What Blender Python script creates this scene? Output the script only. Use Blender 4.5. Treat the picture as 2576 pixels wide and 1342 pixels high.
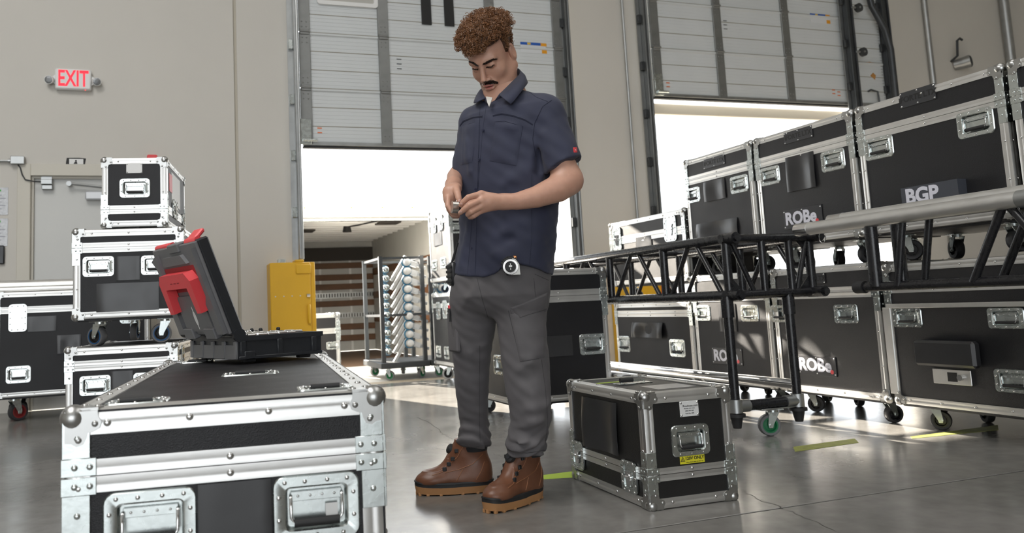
import bpy, math, random
import numpy as np
from math import sin, cos, pi, radians, sqrt, atan2
from mathutils import Vector, Matrix, Euler
from mathutils.bvhtree import BVHTree
for o in list(bpy.data.objects): bpy.data.objects.remove(o, do_unlink=True)
scn = bpy.context.scene
COL = scn.collection
random.seed(7)
# ---------------------------------------------------------------- camera
FPX, CX, CY = 2022.5, 1117.6, 548.4
YAW, PITCH, ROLL = 0.32997, 0.108615, -0.046279
CAM = Vector((0, 0, 0.73))
_w = Vector((sin(YAW)*cos(PITCH), cos(YAW)*cos(PITCH), sin(PITCH)))
_r0 = Vector((cos(YAW), -sin(YAW), 0)); _u0 = _r0.cross(_w)
CR = cos(ROLL)*_r0 + sin(ROLL)*_u0
CU = -sin(ROLL)*_r0 + cos(ROLL)*_u0
CW = _w
cd = bpy.data.cameras.new('camera'); cam = bpy.data.objects.new('camera', cd); COL.objects.link(cam)
cam.matrix_world = Matrix((( CR.x, CU.x, -CW.x, CAM.x), (CR.y, CU.y, -CW.y, CAM.y), (CR.z, CU.z, -CW.z, CAM.z), (0, 0, 0, 1)))
cd.sensor_width = 36; cd.lens = FPX*36/2576
cd.shift_x = (1288-CX)/2576; cd.shift_y = (CY-671)/2576
cd.clip_start = 0.05; cd.clip_end = 300
cd.dof.use_dof = True; cd.dof.focus_distance = 3.0; cd.dof.aperture_fstop = 4.5
scn.camera = cam
def ray(x, y): return CR*((x-CX)/FPX) - CU*((y-CY)/FPX) + CW
def at_z(x, y, z=0.0): d = ray(x, y); return CAM + d*((z-CAM.z)/d.z)
def at_y(x, y, Y): d = ray(x, y); return CAM + d*(Y/d.y)
def at_x(x, y, X): d = ray(x, y); return CAM + d*(X/d.x)
def at_k(x, y, k): return CAM + ray(x, y)*k
# ---------------------------------------------------------------- light
wd = bpy.data.worlds.new('world'); scn.world = wd; wd.use_nodes = True
bg = wd.node_tree.nodes['Background']; bg.inputs[0].default_value = (0.93, 0.97, 1.0, 1); bg.inputs[1].default_value = 3.6
sd = bpy.data.lights.new('sun', 'SUN'); sd.energy = 36.0; sd.angle = radians(0.8); sd.color = (1.0, 0.91, 0.78)
sun = bpy.data.objects.new('sun', sd); COL.objects.link(sun)
SUND = Vector((0.27, -0.90, -0.435)).normalized()
sun.rotation_euler = SUND.to_track_quat('-Z', 'Y').to_euler()
def fill_lamp(name, loc, sx, sy, e, col=(1, 0.985, 0.96)):  # added area lamp below the closed ceiling, not a roof window
    l = bpy.data.lights.new(name, 'AREA'); l.shape = 'RECTANGLE'; l.size = sx; l.size_y = sy; l.energy = e; l.color = col
    o = bpy.data.objects.new(name, l); COL.objects.link(o); o.location = loc; return o
fill_lamp('fill_lamp', (-2.6, 1.2, 6.9), 2.4, 5.0, 300)  # added, standing in for a soft flash from the left
fill_lamp('fill_lamp', (3.2, 1.2, 6.9), 2.4, 5.0, 70)  # added weaker fill on the right
vs = scn.view_settings
vs.view_transform = 'Standard'; vs.look = 'None'; vs.exposure = 0.18; vs.gamma = 1.0; vs.use_curve_mapping = False
# ---------------------------------------------------------------- materials
MATS = {}
def mat(name, col, rough=0.5, metal=0.0, noise=None, bump=None, spec=0.5, emit=None, coat=0, alpha=None, trans=0, sheen=0, sss=0):
    """noise=(scale, amount, detail) colour mottling; bump=(kind, scale, strength)"""
    if name in MATS: return MATS[name]
    m = bpy.data.materials.new(name); m.use_nodes = True; nt = m.node_tree; b = nt.nodes['Principled BSDF']
    b.inputs['Base Color'].default_value = (*col, 1); b.inputs['Roughness'].default_value = rough
    b.inputs['Metallic'].default_value = metal; b.inputs['Specular IOR Level'].default_value = spec
    if coat: b.inputs['Coat Weight'].default_value = coat
    if trans: b.inputs['Transmission Weight'].default_value = trans
    if sheen: b.inputs['Sheen Weight'].default_value = sheen; b.inputs['Sheen Roughness'].default_value = 0.6
    if sss:
        b.inputs['Subsurface Weight'].default_value = sss; b.inputs['Subsurface Radius'].default_value = (0.01, 0.004, 0.002); b.inputs['Subsurface Scale'].default_value = 1
    if alpha is not None: b.inputs['Alpha'].default_value = alpha
    if emit: b.inputs['Emission Color'].default_value = (*emit[:3], 1); b.inputs['Emission Strength'].default_value = emit[3]
    tc = nt.nodes.new('ShaderNodeTexCoord')
    if noise:
        n = nt.nodes.new('ShaderNodeTexNoise'); n.inputs['Scale'].default_value = noise[0]; n.inputs['Detail'].default_value = noise[2] if len(noise) > 2 else 4
        nt.links.new(tc.outputs['Object'], n.inputs['Vector'])
        mx = nt.nodes.new('ShaderNodeMix'); mx.data_type = 'RGBA'
        a = noise[1]
        mx.inputs[6].default_value = (*[max(0, c*(1-a)) for c in col], 1); mx.inputs[7].default_value = (*[min(1, c*(1+a)) for c in col], 1)
        nt.links.new(n.outputs['Fac'], mx.inputs[0]); nt.links.new(mx.outputs[2], b.inputs['Base Color'])
        mr = nt.nodes.new('ShaderNodeMapRange'); mr.inputs[3].default_value = max(0.02, rough-0.08); mr.inputs[4].default_value = min(1, rough+0.08)
        nt.links.new(n.outputs['Fac'], mr.inputs[0]); nt.links.new(mr.outputs[0], b.inputs['Roughness'])
    if bump:
        k, s, st = bump
        if k == 'noise':
            t = nt.nodes.new('ShaderNodeTexNoise'); t.inputs['Scale'].default_value = s; t.inputs['Detail'].default_value = 3; out = t.outputs['Fac']
        elif k == 'vor':
            t = nt.nodes.new('ShaderNodeTexVoronoi'); t.inputs['Scale'].default_value = s; out = t.outputs['Distance']
        elif k == 'wave':
            t = nt.nodes.new('ShaderNodeTexWave'); t.inputs['Scale'].default_value = s; t.bands_direction = 'Z'; out = t.outputs['Fac']
        nt.links.new(tc.outputs['Object'], t.inputs['Vector'])
        bp = nt.nodes.new('ShaderNodeBump'); bp.inputs['Strength'].default_value = st; bp.inputs['Distance'].default_value = 0.002
        nt.links.new(out, bp.inputs['Height']); nt.links.new(bp.outputs[0], b.inputs['Normal'])
    MATS[name] = m; return m
M_wall = mat('painted_concrete', (0.585, 0.56, 0.515), 0.62, noise=(1.3, 0.06), bump=('noise', 60, 0.15))
M_trimw = mat('beige_trim', (0.50, 0.46, 0.38), 0.5, noise=(3, 0.05))
M_black = mat('black_laminate', (0.010, 0.010, 0.012), 0.46, noise=(9, 0.25), bump=('vor', 420, 0.3), spec=0.4)
M_grain = mat('black_leathergrain_laminate', (0.016, 0.0155, 0.015), 0.46, noise=(7, 0.25), bump=('vor', 240, 0.22), spec=0.4)
M_alu = mat('aluminium_extrusion', (0.74, 0.735, 0.72), 0.44, 1.0, noise=(14, 0.10), bump=('noise', 55, 0.12))
M_zinc = mat('zinc_plate', (0.60, 0.64, 0.63), 0.27, 1.0, noise=(25, 0.14), bump=('noise', 90, 0.08))
M_ball = mat('nickel_ball', (0.46, 0.46, 0.45), 0.34, 1.0, noise=(30, 0.12))
M_chrome = mat('chrome', (0.75, 0.75, 0.75), 0.14, 1.0)
M_rivet = mat('rivet_metal', (0.66, 0.66, 0.65), 0.22, 1.0)
M_rubber = mat('black_rubber', (0.018, 0.018, 0.019), 0.6)
M_vinyl = mat('black_vinyl', (0.030, 0.030, 0.032), 0.33, noise=(8, 0.2), bump=('noise', 14, 0.35))
M_tyre = mat('grey_tyre', (0.16, 0.16, 0.165), 0.55)
M_tyred = mat('dark_tyre', (0.035, 0.035, 0.038), 0.5)
M_blue = mat('blue_plastic', (0.015, 0.13, 0.35), 0.4)
M_green = mat('green_core', (0.01, 0.16, 0.06), 0.4)
M_redw = mat('red_wheel', (0.22, 0.02, 0.02), 0.45)
M_steel = mat('galvanised_steel', (0.42, 0.43, 0.43), 0.42, 1.0, noise=(12, 0.2))
M_track = mat('track_steel', (0.17, 0.175, 0.175), 0.45, 0.7, noise=(10, 0.25))
M_stile = mat('stile_steel', (0.27, 0.275, 0.27), 0.5, 0.8, noise=(9, 0.25))
M_dsteel = mat('dark_steel', (0.07, 0.075, 0.08), 0.45, 0.6, noise=(10, 0.3))
M_blackpaint = mat('black_powdercoat', (0.012, 0.012, 0.014), 0.28, noise=(40, 0.4), bump=('noise', 220, 0.12))
M_white = mat('white_paint', (0.78, 0.78, 0.77), 0.5, noise=(4, 0.04))
M_door = mat('white_door_panel', (0.62, 0.645, 0.655), 0.45, noise=(2.5, 0.06), bump=('noise', 40, 0.06))
M_groove = mat('panel_joint', (0.25, 0.23, 0.18), 0.7)
M_yellow = mat('safety_yellow', (0.74, 0.42, 0.018), 0.42, noise=(5, 0.08))
M_red = mat('red_plastic', (0.78, 0.07, 0.08), 0.4, noise=(20, 0.06))
M_greyp = mat('grey_plastic', (0.15, 0.15, 0.157), 0.42, noise=(12, 0.2), bump=('noise', 300, 0.1))
M_darkp = mat('anthracite_plastic', (0.022, 0.024, 0.028), 0.36, noise=(15, 0.15), bump=('noise', 300, 0.06))
M_label = mat('white_label', (0.75, 0.75, 0.74), 0.4)
M_ink = mat('black_ink', (0.012, 0.012, 0.012), 0.6)
M_yel2 = mat('yellow_label', (0.72, 0.66, 0.03), 0.45)
M_lime = mat('lime_tape', (0.52, 0.72, 0.08), 0.55, noise=(9, 0.1))
M_wood = mat('brown_wood', (0.14, 0.065, 0.03), 0.6, noise=(7, 0.35))
M_logo = mat('logo_white', (0.72, 0.72, 0.80), 0.5)
# ---------------------------------------------------------------- mesh builder
class MB:
    def __init__(s): s.v = []; s.f = []
    def add(s, vs, fs):
        n = len(s.v); s.v += [tuple(p) for p in vs]; s.f += [tuple(i+n for i in q) for q in fs]; return s
    def box(s, a, b, M=None):
        x0, y0, z0 = a; x1, y1, z1 = b
        vs = [Vector(p) for p in ((x0,y0,z0),(x1,y0,z0),(x1,y1,z0),(x0,y1,z0),(x0,y0,z1),(x1,y0,z1),(x1,y1,z1),(x0,y1,z1))]
        if M is not None: vs = [M @ p for p in vs]
        return s.add(vs, [(0,3,2,1),(4,5,6,7),(0,1,5,4),(1,2,6,5),(2,3,7,6),(3,0,4,7)])
    def cbox(s, a, b, c=0.004, M=None):
        """chamfered box"""
        lo = [min(a[i], b[i]) for i in range(3)]; hi = [max(a[i], b[i]) for i in range(3)]
        c = min(c, *[(hi[i]-lo[i])*0.49 for i in range(3)])
        vs = []; idx = {}
        for sx in (0, 1):
            for sy in (0, 1):
                for sz in (0, 1):
                    S = (sx, sy, sz); P = [hi[i] if S[i] else lo[i] for i in range(3)]; D = [-c if S[i] else c for i in range(3)]
                    for ax in range(3):
                        q = [P[i]+(0 if i == ax else D[i]) for i in range(3)]; idx[(S, ax)] = len(vs); vs.append(Vector(q))
        fs = []
        for ax in range(3):
            o = [i for i in range(3) if i != ax]
            for sg in (0, 1):
                q = []
                for (p, r) in ((0,0),(1,0),(1,1),(0,1)):
                    S = [0,0,0]; S[ax] = sg; S[o[0]] = p; S[o[1]] = r; q.append(idx[(tuple(S), ax)])
                fs.append(q)
            for p in (0, 1):
                for r in (0, 1):
                    S0 = [0,0,0]; S0[o[0]] = p; S0[o[1]] = r; S1 = list(S0); S1[ax] = 1; S0, S1 = tuple(S0), tuple(S1)
                    fs.append([idx[(S0,o[0])], idx[(S1,o[0])], idx[(S1,o[1])], idx[(S0,o[1])]])
        for S in [(x,y,z) for x in (0,1) for y in (0,1) for z in (0,1)]: fs.append([idx[(S,0)], idx[(S,1)], idx[(S,2)]])
        ctr = Vector([(lo[i]+hi[i])/2 for i in range(3)]); out = []
        for q in fs:
            n = (vs[q[1]]-vs[q[0]]).cross(vs[q[2]]-vs[q[0]]); m = sum((vs[i] for i in q), Vector())/len(q)
            out.append(q if n.dot(m-ctr) > 0 else q[::-1])
        if M is not None: vs = [M @ p for p in vs]
        return s.add(vs, out)
    def cyl(s, p0, p1, r0, r1=None, n=16, caps=True):
        return s.tube([p0, p1], [r0, r0 if r1 is None else r1], n, caps)
    def tube(s, pts, r, n=8, caps=True, closed=False):
        pts = [Vector(p) for p in pts]; N = len(pts)
        rs = r if isinstance(r, (list, tuple)) else [r]*N
        T = []
        for i in range(N):
            if closed: t = pts[(i+1) % N]-pts[i-1]
            else: t = pts[min(i+1, N-1)]-pts[max(i-1, 0)]
            T.append(t.normalized() if t.length > 1e-9 else Vector((0,0,1)))
        a = Vector((0,0,1)) if abs(T[0].z) < 0.9 else Vector((1,0,0))
        nrm = (a - T[0]*a.dot(T[0])).normalized(); vs = []
        for i in range(N):
            nrm = (nrm - T[i]*nrm.dot(T[i])).normalized(); b = T[i].cross(nrm)
            for k in range(n):
                t = 2*pi*k/n; vs.append(pts[i]+(nrm*cos(t)+b*sin(t))*rs[i])
        fs = []
        for i in range(N if closed else N-1):
            j = (i+1) % N
            for k in range(n): fs.append((i*n+k, i*n+(k+1) % n, j*n+(k+1) % n, j*n+k))
        if caps and not closed: fs.append(tuple(range(n))[::-1]); fs.append(tuple((N-1)*n+k for k in range(n)))
        return s.add(vs, fs)
    def sph(s, c, r, n=16, m=10, sc=(1,1,1), M=None):
        vs = []; fs = []
        for i in range(m+1):
            th = pi*i/m
            for k in range(n):
                ph = 2*pi*k/n; p = Vector((sin(th)*cos(ph)*sc[0], sin(th)*sin(ph)*sc[1], cos(th)*sc[2]))*r
                if M is not None: p = M @ p
                vs.append(p+Vector(c))
        for i in range(m):
            for k in range(n): fs.append((i*n+k, (i+1)*n+k, (i+1)*n+(k+1) % n, i*n+(k+1) % n))
        return s.add(vs, fs)
    def dome(s, c, nrm, r, h=None, n=10):
        h = r*0.6 if h is None else h; c = Vector(c); nrm = Vector(nrm).normalized()
        a = Vector((0,0,1)) if abs(nrm.z) < 0.9 else Vector((1,0,0)); u = nrm.cross(a).normalized(); v = nrm.cross(u)
        vs = []
        for (rr, hh) in ((1, 0), (0.85, 0.55), (0.5, 0.9)):
            for k in range(n): t = 2*pi*k/n; vs.append(c+(u*cos(t)+v*sin(t))*r*rr+nrm*h*hh)
        vs.append(c+nrm*h); fs = []
        for i in range(2):
            for k in range(n): fs.append((i*n+k, i*n+(k+1) % n, (i+1)*n+(k+1) % n, (i+1)*n+k))
        for k in range(n): fs.append((2*n+k, 2*n+(k+1) % n, 3*n))
        return s.add(vs, fs)
    def prism(s, poly, y0, y1, M=None):
        """poly in (x,z), extruded along y"""
        n = len(poly); vs = [Vector((x, y0, z)) for x, z in poly]+[Vector((x, y1, z)) for x, z in poly]
        A = sum(poly[i][0]*poly[(i+1) % n][1]-poly[(i+1) % n][0]*poly[i][1] for i in range(n))
        fs = [tuple(range(n)), tuple(range(n, 2*n))[::-1]]+[(i, i+n, (i+1) % n+n, (i+1) % n) for i in range(n)]
        if (A > 0) != (y1 > y0): fs = [f[::-1] for f in fs]
        if M is not None: vs = [M @ p for p in vs]
        return s.add(vs, fs)
    def lathe(s, prof, n=20, M=None, closed=False):
        """prof list (r, z) about z"""
        vs = []; fs = []; N = len(prof)
        for r, z in prof:
            for k in range(n):
                t = 2*pi*k/n; p = Vector((r*cos(t), r*sin(t), z)); vs.append(M @ p if M is not None else p)
        for i in range(N if closed else N-1):
            j = (i+1) % N
            for k in range(n): fs.append((i*n+k, i*n+(k+1) % n, j*n+(k+1) % n, j*n+k))
        return s.add(vs, fs)
    def ring(s, outer, inner, y0, y1, M=None):
        """plate with hole: outer and inner loops of equal length in (x,z); y0 front (outward, smaller), y1 back"""
        n = len(outer); vs = []
        for lp, y in ((outer, y0), (inner, y0), (inner, y1), (outer, y1)): vs += [Vector((x, y, z)) for x, z in lp]
        fs = []
        for a, b in ((0, 1), (1, 2), (2, 3), (3, 0)):
            for i in range(n): j = (i+1) % n; fs.append((a*n+i, a*n+j, b*n+j, b*n+i))
        if M is not None: vs = [M @ p for p in vs]
        return s.add(vs, fs)
    def mesh(s, name, m, smooth=40):
        me = bpy.data.meshes.new(name); me.from_pydata(s.v, [], s.f); me.materials.append(m)
        if smooth:
            me.polygons.foreach_set('use_smooth', [True]*len(me.polygons)); me.update(); me.set_sharp_from_angle(angle=radians(smooth))
        me.update(); return me
def rrect(w, h, r, n=4, cx=0, cz=0):
    pts = []
    for (sx, sz, a0) in ((1, 1, 0), (-1, 1, 90), (-1, -1, 180), (1, -1, 270)):
        for i in range(n+1):
            a = radians(a0+90*i/n); pts.append((cx+sx*(w/2-r)+r*cos(a), cz+sz*(h/2-r)+r*sin(a)))
    return pts
def put(name, me, parent=None, M=None, kind=None):
    o = bpy.data.objects.new(name, me); COL.objects.link(o)
    if parent is not None: o.parent = parent
    if M is not None: o.matrix_local = M if parent is not None else M
    if kind: o['kind'] = kind
    return o
def part(name, mb, m, parent=None, smooth=40, M=None, kind=None, label=None):
    o = put(name, mb.mesh(name, m, smooth), parent, M, kind)
    if label: o['label'] = label
    return o
def tag(o, label, cat, group=None):
    o['label'] = label; o['category'] = cat
    if group: o['group'] = group
    return o
def thing(name, label, cat, loc=(0,0,0), rz=0, group=None):
    o = bpy.data.objects.new(name, None); COL.objects.link(o); o.empty_display_size = 0.1
    o.location = loc; o.rotation_euler = (0, 0, rz); return tag(o, label, cat, group)
def struct(name, mb, m, parent=None, smooth=30):
    return part(name, mb, m, parent, smooth, kind='structure' if parent is None else None)
def text_mesh(s, size, m, bold=0.0, ext=0.0006, name='lettering', ital=0.0, align='CENTER'):
    cu = bpy.data.curves.new('txt', 'FONT'); cu.body = s; cu.size = size; cu.align_x = align; cu.align_y = 'CENTER'
    cu.extrude = ext; cu.offset = bold; cu.shear = ital; cu.resolution_u = 3
    o = bpy.data.objects.new('txt', cu); COL.objects.link(o)
    dg = bpy.context.evaluated_depsgraph_get(); me = bpy.data.meshes.new_from_object(o.evaluated_get(dg))
    bpy.data.objects.remove(o); bpy.data.curves.remove(cu); me.name = name; me.materials.clear(); me.materials.append(m); return me
RX90 = Matrix.Rotation(pi/2, 4, 'X')   # text (xy plane, facing +z) -> facing -y, upright
CACHE = {}
def cached(key, fn):
    if key not in CACHE: CACHE[key] = fn()
    return CACHE[key]
# ================================================================ setting
WY = 7.73
M_floor = mat('polished_concrete', (0.185, 0.178, 0.165), 0.30, spec=0.5)
def _floor():
    nt = M_floor.node_tree; b = nt.nodes['Principled BSDF']; tc = [n for n in nt.nodes if n.type == 'TEX_COORD'][0]
    def nz(s, d, dist=0.0):
        n = nt.nodes.new('ShaderNodeTexNoise'); n.inputs['Scale'].default_value = s; n.inputs['Detail'].default_value = d; n.inputs['Distortion'].default_value = dist
        nt.links.new(tc.outputs['Object'], n.inputs['Vector']); return n
    a = nz(0.9, 8, 0.6); c = nz(14, 6); d = nz(2.2, 5, 1.0)
    cr = nt.nodes.new('ShaderNodeValToRGB'); e = cr.color_ramp.elements
    e[0].position = 0.3; e[0].color = (0.115, 0.111, 0.103, 1); e[1].position = 0.72; e[1].color = (0.27, 0.26, 0.245, 1)
    mm = nt.nodes.new('ShaderNodeMath'); mm.operation = 'MULTIPLY_ADD'; mm.inputs[1].default_value = 0.3; nt.links.new(c.outputs['Fac'], mm.inputs[0])
    m2 = nt.nodes.new('ShaderNodeMath'); m2.operation = 'MULTIPLY'; m2.inputs[1].default_value = 0.72; nt.links.new(a.outputs['Fac'], m2.inputs[0]); nt.links.new(m2.outputs[0], mm.inputs[2])
    nt.links.new(mm.outputs[0], cr.inputs['Fac']); nt.links.new(cr.outputs['Color'], b.inputs['Base Color'])
    mr = nt.nodes.new('ShaderNodeMapRange'); mr.inputs[3].default_value = 0.13; mr.inputs[4].default_value = 0.30
    nt.links.new(d.outputs['Fac'], mr.inputs[0]); nt.links.new(mr.outputs[0], b.inputs['Roughness'])
    bp = nt.nodes.new('ShaderNodeBump'); bp.inputs['Strength'].default_value = 0.08; bp.inputs['Distance'].default_value = 0.004
    nt.links.new(c.outputs['Fac'], bp.inputs['Height']); nt.links.new(bp.outputs[0], b.inputs['Normal'])
_floor()
fl = struct('floor', MB().box((-9, -10, -0.2), (14, WY, -0.012)), mat('joint_filler', (0.06, 0.055, 0.05), 0.8))
JY, JX = 2.30, (-4.2, 0.62, 5.4, 10.2)
xs = (-9,)+JX+(14,); ys = (-10, -2.6, JY, WY)
for i in range(len(xs)-1):
    for j in range(3):
        part('slab', MB().cbox((xs[i]+0.003, ys[j]+0.005, -0.012), (xs[i+1]-0.003, ys[j+1]-(0.005 if j < 2 else 0), 0.0), 0.002), M_floor, fl)
def crack(pts, w):
    mb = MB(); P = [at_z(x, y, 0.0004) for x, y in pts]; Q = []
    rr = random.Random(len(pts))
    for a, b in zip(P, P[1:]):
        for t in range(6): Q.append(a.lerp(b, t/6)+Vector((rr.uniform(-1, 1), rr.uniform(-1, 1), 0))*0.008)
    Q.append(P[-1])
    L = []; R = []
    for i, q in enumerate(Q):
        t = (Q[min(i+1, len(Q)-1)]-Q[max(i-1, 0)]).normalized(); n = Vector((-t.y, t.x, 0)); ww = w*rr.uniform(0.4, 1)
        L.append(q+n*ww); R.append(q-n*ww)
    m = len(Q); mb.add(L+R, [(i, i+1, m+i+1, m+i) for i in range(m-1)]); return mb
mc = mat('crack_dark', (0.07, 0.065, 0.06), 0.8)
for pts in ([(1865, 1232), (1900, 1255), (1960, 1275), (2030, 1305), (2100, 1335)], [(1050, 1050), (1090, 1070), (1120, 1098), (1140, 1105)], [(1240, 1142), (1275, 1155)]):
    part('crack', crack(pts, 0.0022), mc, fl)
# wall with openings, x0 x1 z0 z1
D1 = (1.20, 4.10, 4.9); D2 = (5.18, 8.66, 5.2); PD = (-1.19, -0.20, 2.06)
wb = MB(); T = 0.25
def wbx(x0, x1, z0, z1): wb.box((x0, WY, z0), (x1, WY+T, z1))
wbx(-9, PD[0], -0.2, 8); wbx(PD[0], PD[1], PD[2], 8); wbx(PD[1], 0.585, -0.2, 8); wbx(0.615, D1[0], -0.2, 8); wbx(D1[0], D1[1], D1[2], 8)
wbx(D1[1], D2[0], -0.2, 8); wbx(D2[0], D2[1], D2[2], 8); wbx(D2[1], 14, -0.2, 8)
struct('wall_back', wb, M_wall)
struct('trim_1', MB().box((0.585, WY+0.02, 0), (0.615, WY+0.1, 8)), M_trimw)
struct('wall_left', MB().box((-9.2, -10, -0.2), (-9, WY+T, 8)), M_wall)
struct('wall_right', MB().box((14, -10, -0.2), (14.2, WY+T, 8)), M_wall)
struct('wall_front_blocker', MB().box((0.5, -10.2, -0.2), (14.2, -10, 8)).box((-9.2, -10.2, 5.5), (0.5, -10, 8)), M_wall)  # unseen wall added to cut fill from behind, left open for fill there
M_ceil = mat('white_roof_deck', (0.62, 0.62, 0.60), 0.7)
struct('ceiling', MB().box((-9.2, -10, 8), (14.2, WY+T, 8.2)), M_ceil)
# personnel door
M_pd = mat('grey_beige_door', (0.56, 0.56, 0.54), 0.36, noise=(4, 0.04))
M_pf = mat('door_frame_paint', (0.58, 0.55, 0.48), 0.45)
dr = struct('door_1', MB().cbox((PD[0]+0.05, WY+0.05, 0.0), (PD[1]-0.05, WY+0.095, PD[2]-0.05), 0.003), M_pd)
fr = MB()
for x0, x1 in ((PD[0]-0.07, PD[0]+0.035), (PD[1]-0.035, PD[1]+0.07)): fr.cbox((x0, WY-0.018, 0), (x1, WY+0.10, PD[2]+0.07), 0.004)
fr.cbox((PD[0]+0.035, WY-0.018, PD[2]-0.035), (PD[1]-0.035, WY+0.10, PD[2]+0.07), 0.004)
for x0, x1 in ((PD[0]+0.035, PD[0]+0.055), (PD[1]-0.055, PD[1]-0.035)): fr.box((x0, WY+0.02, 0), (x1, WY+0.05, PD[2]-0.035))
fr.box((PD[0]+0.055, WY+0.02, PD[2]-0.055), (PD[1]-0.055, WY+0.05, PD[2]-0.035))
struct('trim_2', fr, M_pf)
dc = thing('door_closer', 'silver door closer with its arm at the top of the grey door', 'door closer', (-0.55, WY+0.05, PD[2]-0.27))
part('closer_body', MB().cbox((-0.17, -0.07, 0.02), (0.17, 0, 0.10), 0.012), mat('silver_paint', (0.60, 0.61, 0.63), 0.4, 0.3), dc)
part('closer_arm', MB().tube([(-0.30, -0.06, 0.165), (-0.28, -0.055, 0.165), (0.0, -0.05, 0.135), (0.14, -0.045, 0.105)], 0.013, 8).cyl((-0.30, -0.075, 0.165), (-0.30, -0.03, 0.165), 0.022), M_steel, dc)
ds = thing('door_contact', 'small silver magnetic contact on the top corner of the grey door', 'door contact', (-1.03, WY+0.02, PD[2]-0.155))
part('magnet', MB().cbox((-0.04, -0.02, 0.0), (0.045, 0.03, 0.04), 0.004), M_steel, ds)
part('bracket', MB().cbox((-0.05, -0.03, 0.045), (0.045, 0.03, 0.09), 0.004).box((-0.045, -0.012, 0.09), (0.04, 0.03, 0.115)), M_steel, ds)
jb = thing('junction_box', 'grey metal junction box with conduit above the grey door frame', 'junction box', (-1.255, WY, 2.15))
part('box_body', MB().cbox((-0.055, -0.055, -0.03), (0.055, 0.0, 0.04), 0.004), M_steel, jb)
part('conduit', MB().tube([(-0.055, -0.025, 0), (-1.0, -0.02, -0.01)], 0.011, 8).cyl((-0.075, -0.025, 0), (-0.055, -0.025, 0), 0.018), M_steel, jb)
part('cable', MB().tube([(-0.0, -0.02, -0.03), (0.02, -0.025, -0.06), (0.035, -0.03, -0.12), (0.06, -0.03, -0.165), (0.13, -0.03, -0.18), (0.18, -0.01, -0.18)], 0.006, 6), M_dsteel, jb)
# EXIT sign
ex = thing('exit_sign', 'white emergency exit sign with red letters and two lamp heads', 'exit sign', (-0.815, WY, 2.895))
part('housing', MB().cbox((-0.148, -0.06, -0.095), (0.148, 0, 0.095), 0.012), M_white, ex)
put('lettering', text_mesh('EXIT', 0.205, mat('exit_red', (0.75, 0.01, 0.03), 0.4, emit=(1.0, 0.01, 0.04, 0.7)), bold=0.004, ext=0.001), ex, Matrix.Translation((0.0, -0.0605, -0.002)) @ RX90 @ Matrix.Diagonal((0.60, 1, 1, 1)))
part('indicator', MB().dome((0.10, -0.05, -0.096), (0, 0, -1), 0.004), mat('red_led', (0.8, 0, 0), 0.4, emit=(1, 0.02, 0.02, 3)), ex)
for s in (-1, 1):
    ln = part('lamp_head', MB().cyl((s*0.185, -0.03, -0.008), (s*0.185+s*0.012, -0.075, -0.02), 0.034, 0.038, 18).prism([(s*0.145, 0.045), (s*0.185, 0.015), (s*0.185, -0.015), (s*0.145, -0.05)], -0.03, -0.005), M_white, ex)
    part('lens', MB().dome((s*0.1975, -0.0755, -0.0205), (s*0.25, -1, -0.25), 0.033, 0.006, 16), mat('lamp_lens', (0.30, 0.31, 0.32), 0.25, 0.5, bump=('vor', 160, 0.8)), ln)
# stickers and notices
def notice(name, label, cat, x, z, w, h, m, d=0.004):
    return tag(part(name, MB().cbox((x-w/2, WY-d, z-h/2), (x+w/2, WY, z+h/2), 0.0015), m), label, cat)
st = thing('wall_sticker', 'small black sticker with a white tag above the grey door', 'sticker', (-0.795, WY, 2.155))
part('backing', MB().prism([(-0.085, -0.035), (0.07, -0.04), (0.082, 0.03), (0.03, 0.036), (-0.075, 0.034), (-0.08, 0.0)], -0.003, 0), M_ink, st)
part('tag_print', MB().box((-0.055, -0.0045, -0.022), (0.06, -0.003, 0.024)), M_label, st)
part('figure_print', MB().sph((0, -0.005, 0.008), 0.008, 8, 6, (1, 0.2, 1)).prism([(-0.02, -0.02), (0.012, -0.02), (0.008, 0.0), (-0.008, 0.0)], -0.0052, -0.0045), M_ink, st)
M_sleeve = mat('plastic_sleeve', (0.52, 0.53, 0.55), 0.2, noise=(40, 0.35), bump=('noise', 30, 0.7))
for z, lab in ((1.80, 'upper plastic document sleeve taped on the wall left of the grey door'), (1.53, 'lower plastic document sleeve taped on the wall left of the grey door')):
    o = thing('document_sleeve', lab, 'document', (-1.43, WY, z), 0, 'sleeves left of the door')
    part('sheet', MB().cbox((-0.08, -0.004, -0.12), (0.10, 0, 0.12), 0.001), M_sleeve, o)
    part('header_print', MB().box((-0.07, -0.0048, 0.085), (0.045, -0.004, 0.102)), mat('green_print', (0.06, 0.36, 0.06), 0.5), o)
    for k in range(5): part('text_line', MB().box((-0.07, -0.0048, 0.05-k*0.03), (0.05+0.03*(k % 2), -0.004, 0.056-k*0.03)), mat('grey_print', (0.28, 0.28, 0.33), 0.5), o)
cr_ = thing('card_reader', 'black card reader on the wall below the document sleeves', 'card reader', (-1.44, WY, 1.335))
part('reader_body', MB().cbox((-0.06, -0.03, -0.08), (0.09, 0, 0.08), 0.008), M_darkp, cr_)
part('reader_led', MB().box((-0.02, -0.032, -0.025), (0.0, -0.03, -0.018)), mat('amber_led', (0.6, 0.3, 0.0), 0.4), cr_)
part('red_strip', MB(), M_red) if False else None
tag(part('fire_strobe', MB().cbox((-0.20, WY-0.05, 2.10), (-0.11, WY, 2.222), 0.01), M_red), 'red alarm device on the wall, peeking out above the topmost case', 'alarm')
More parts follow.
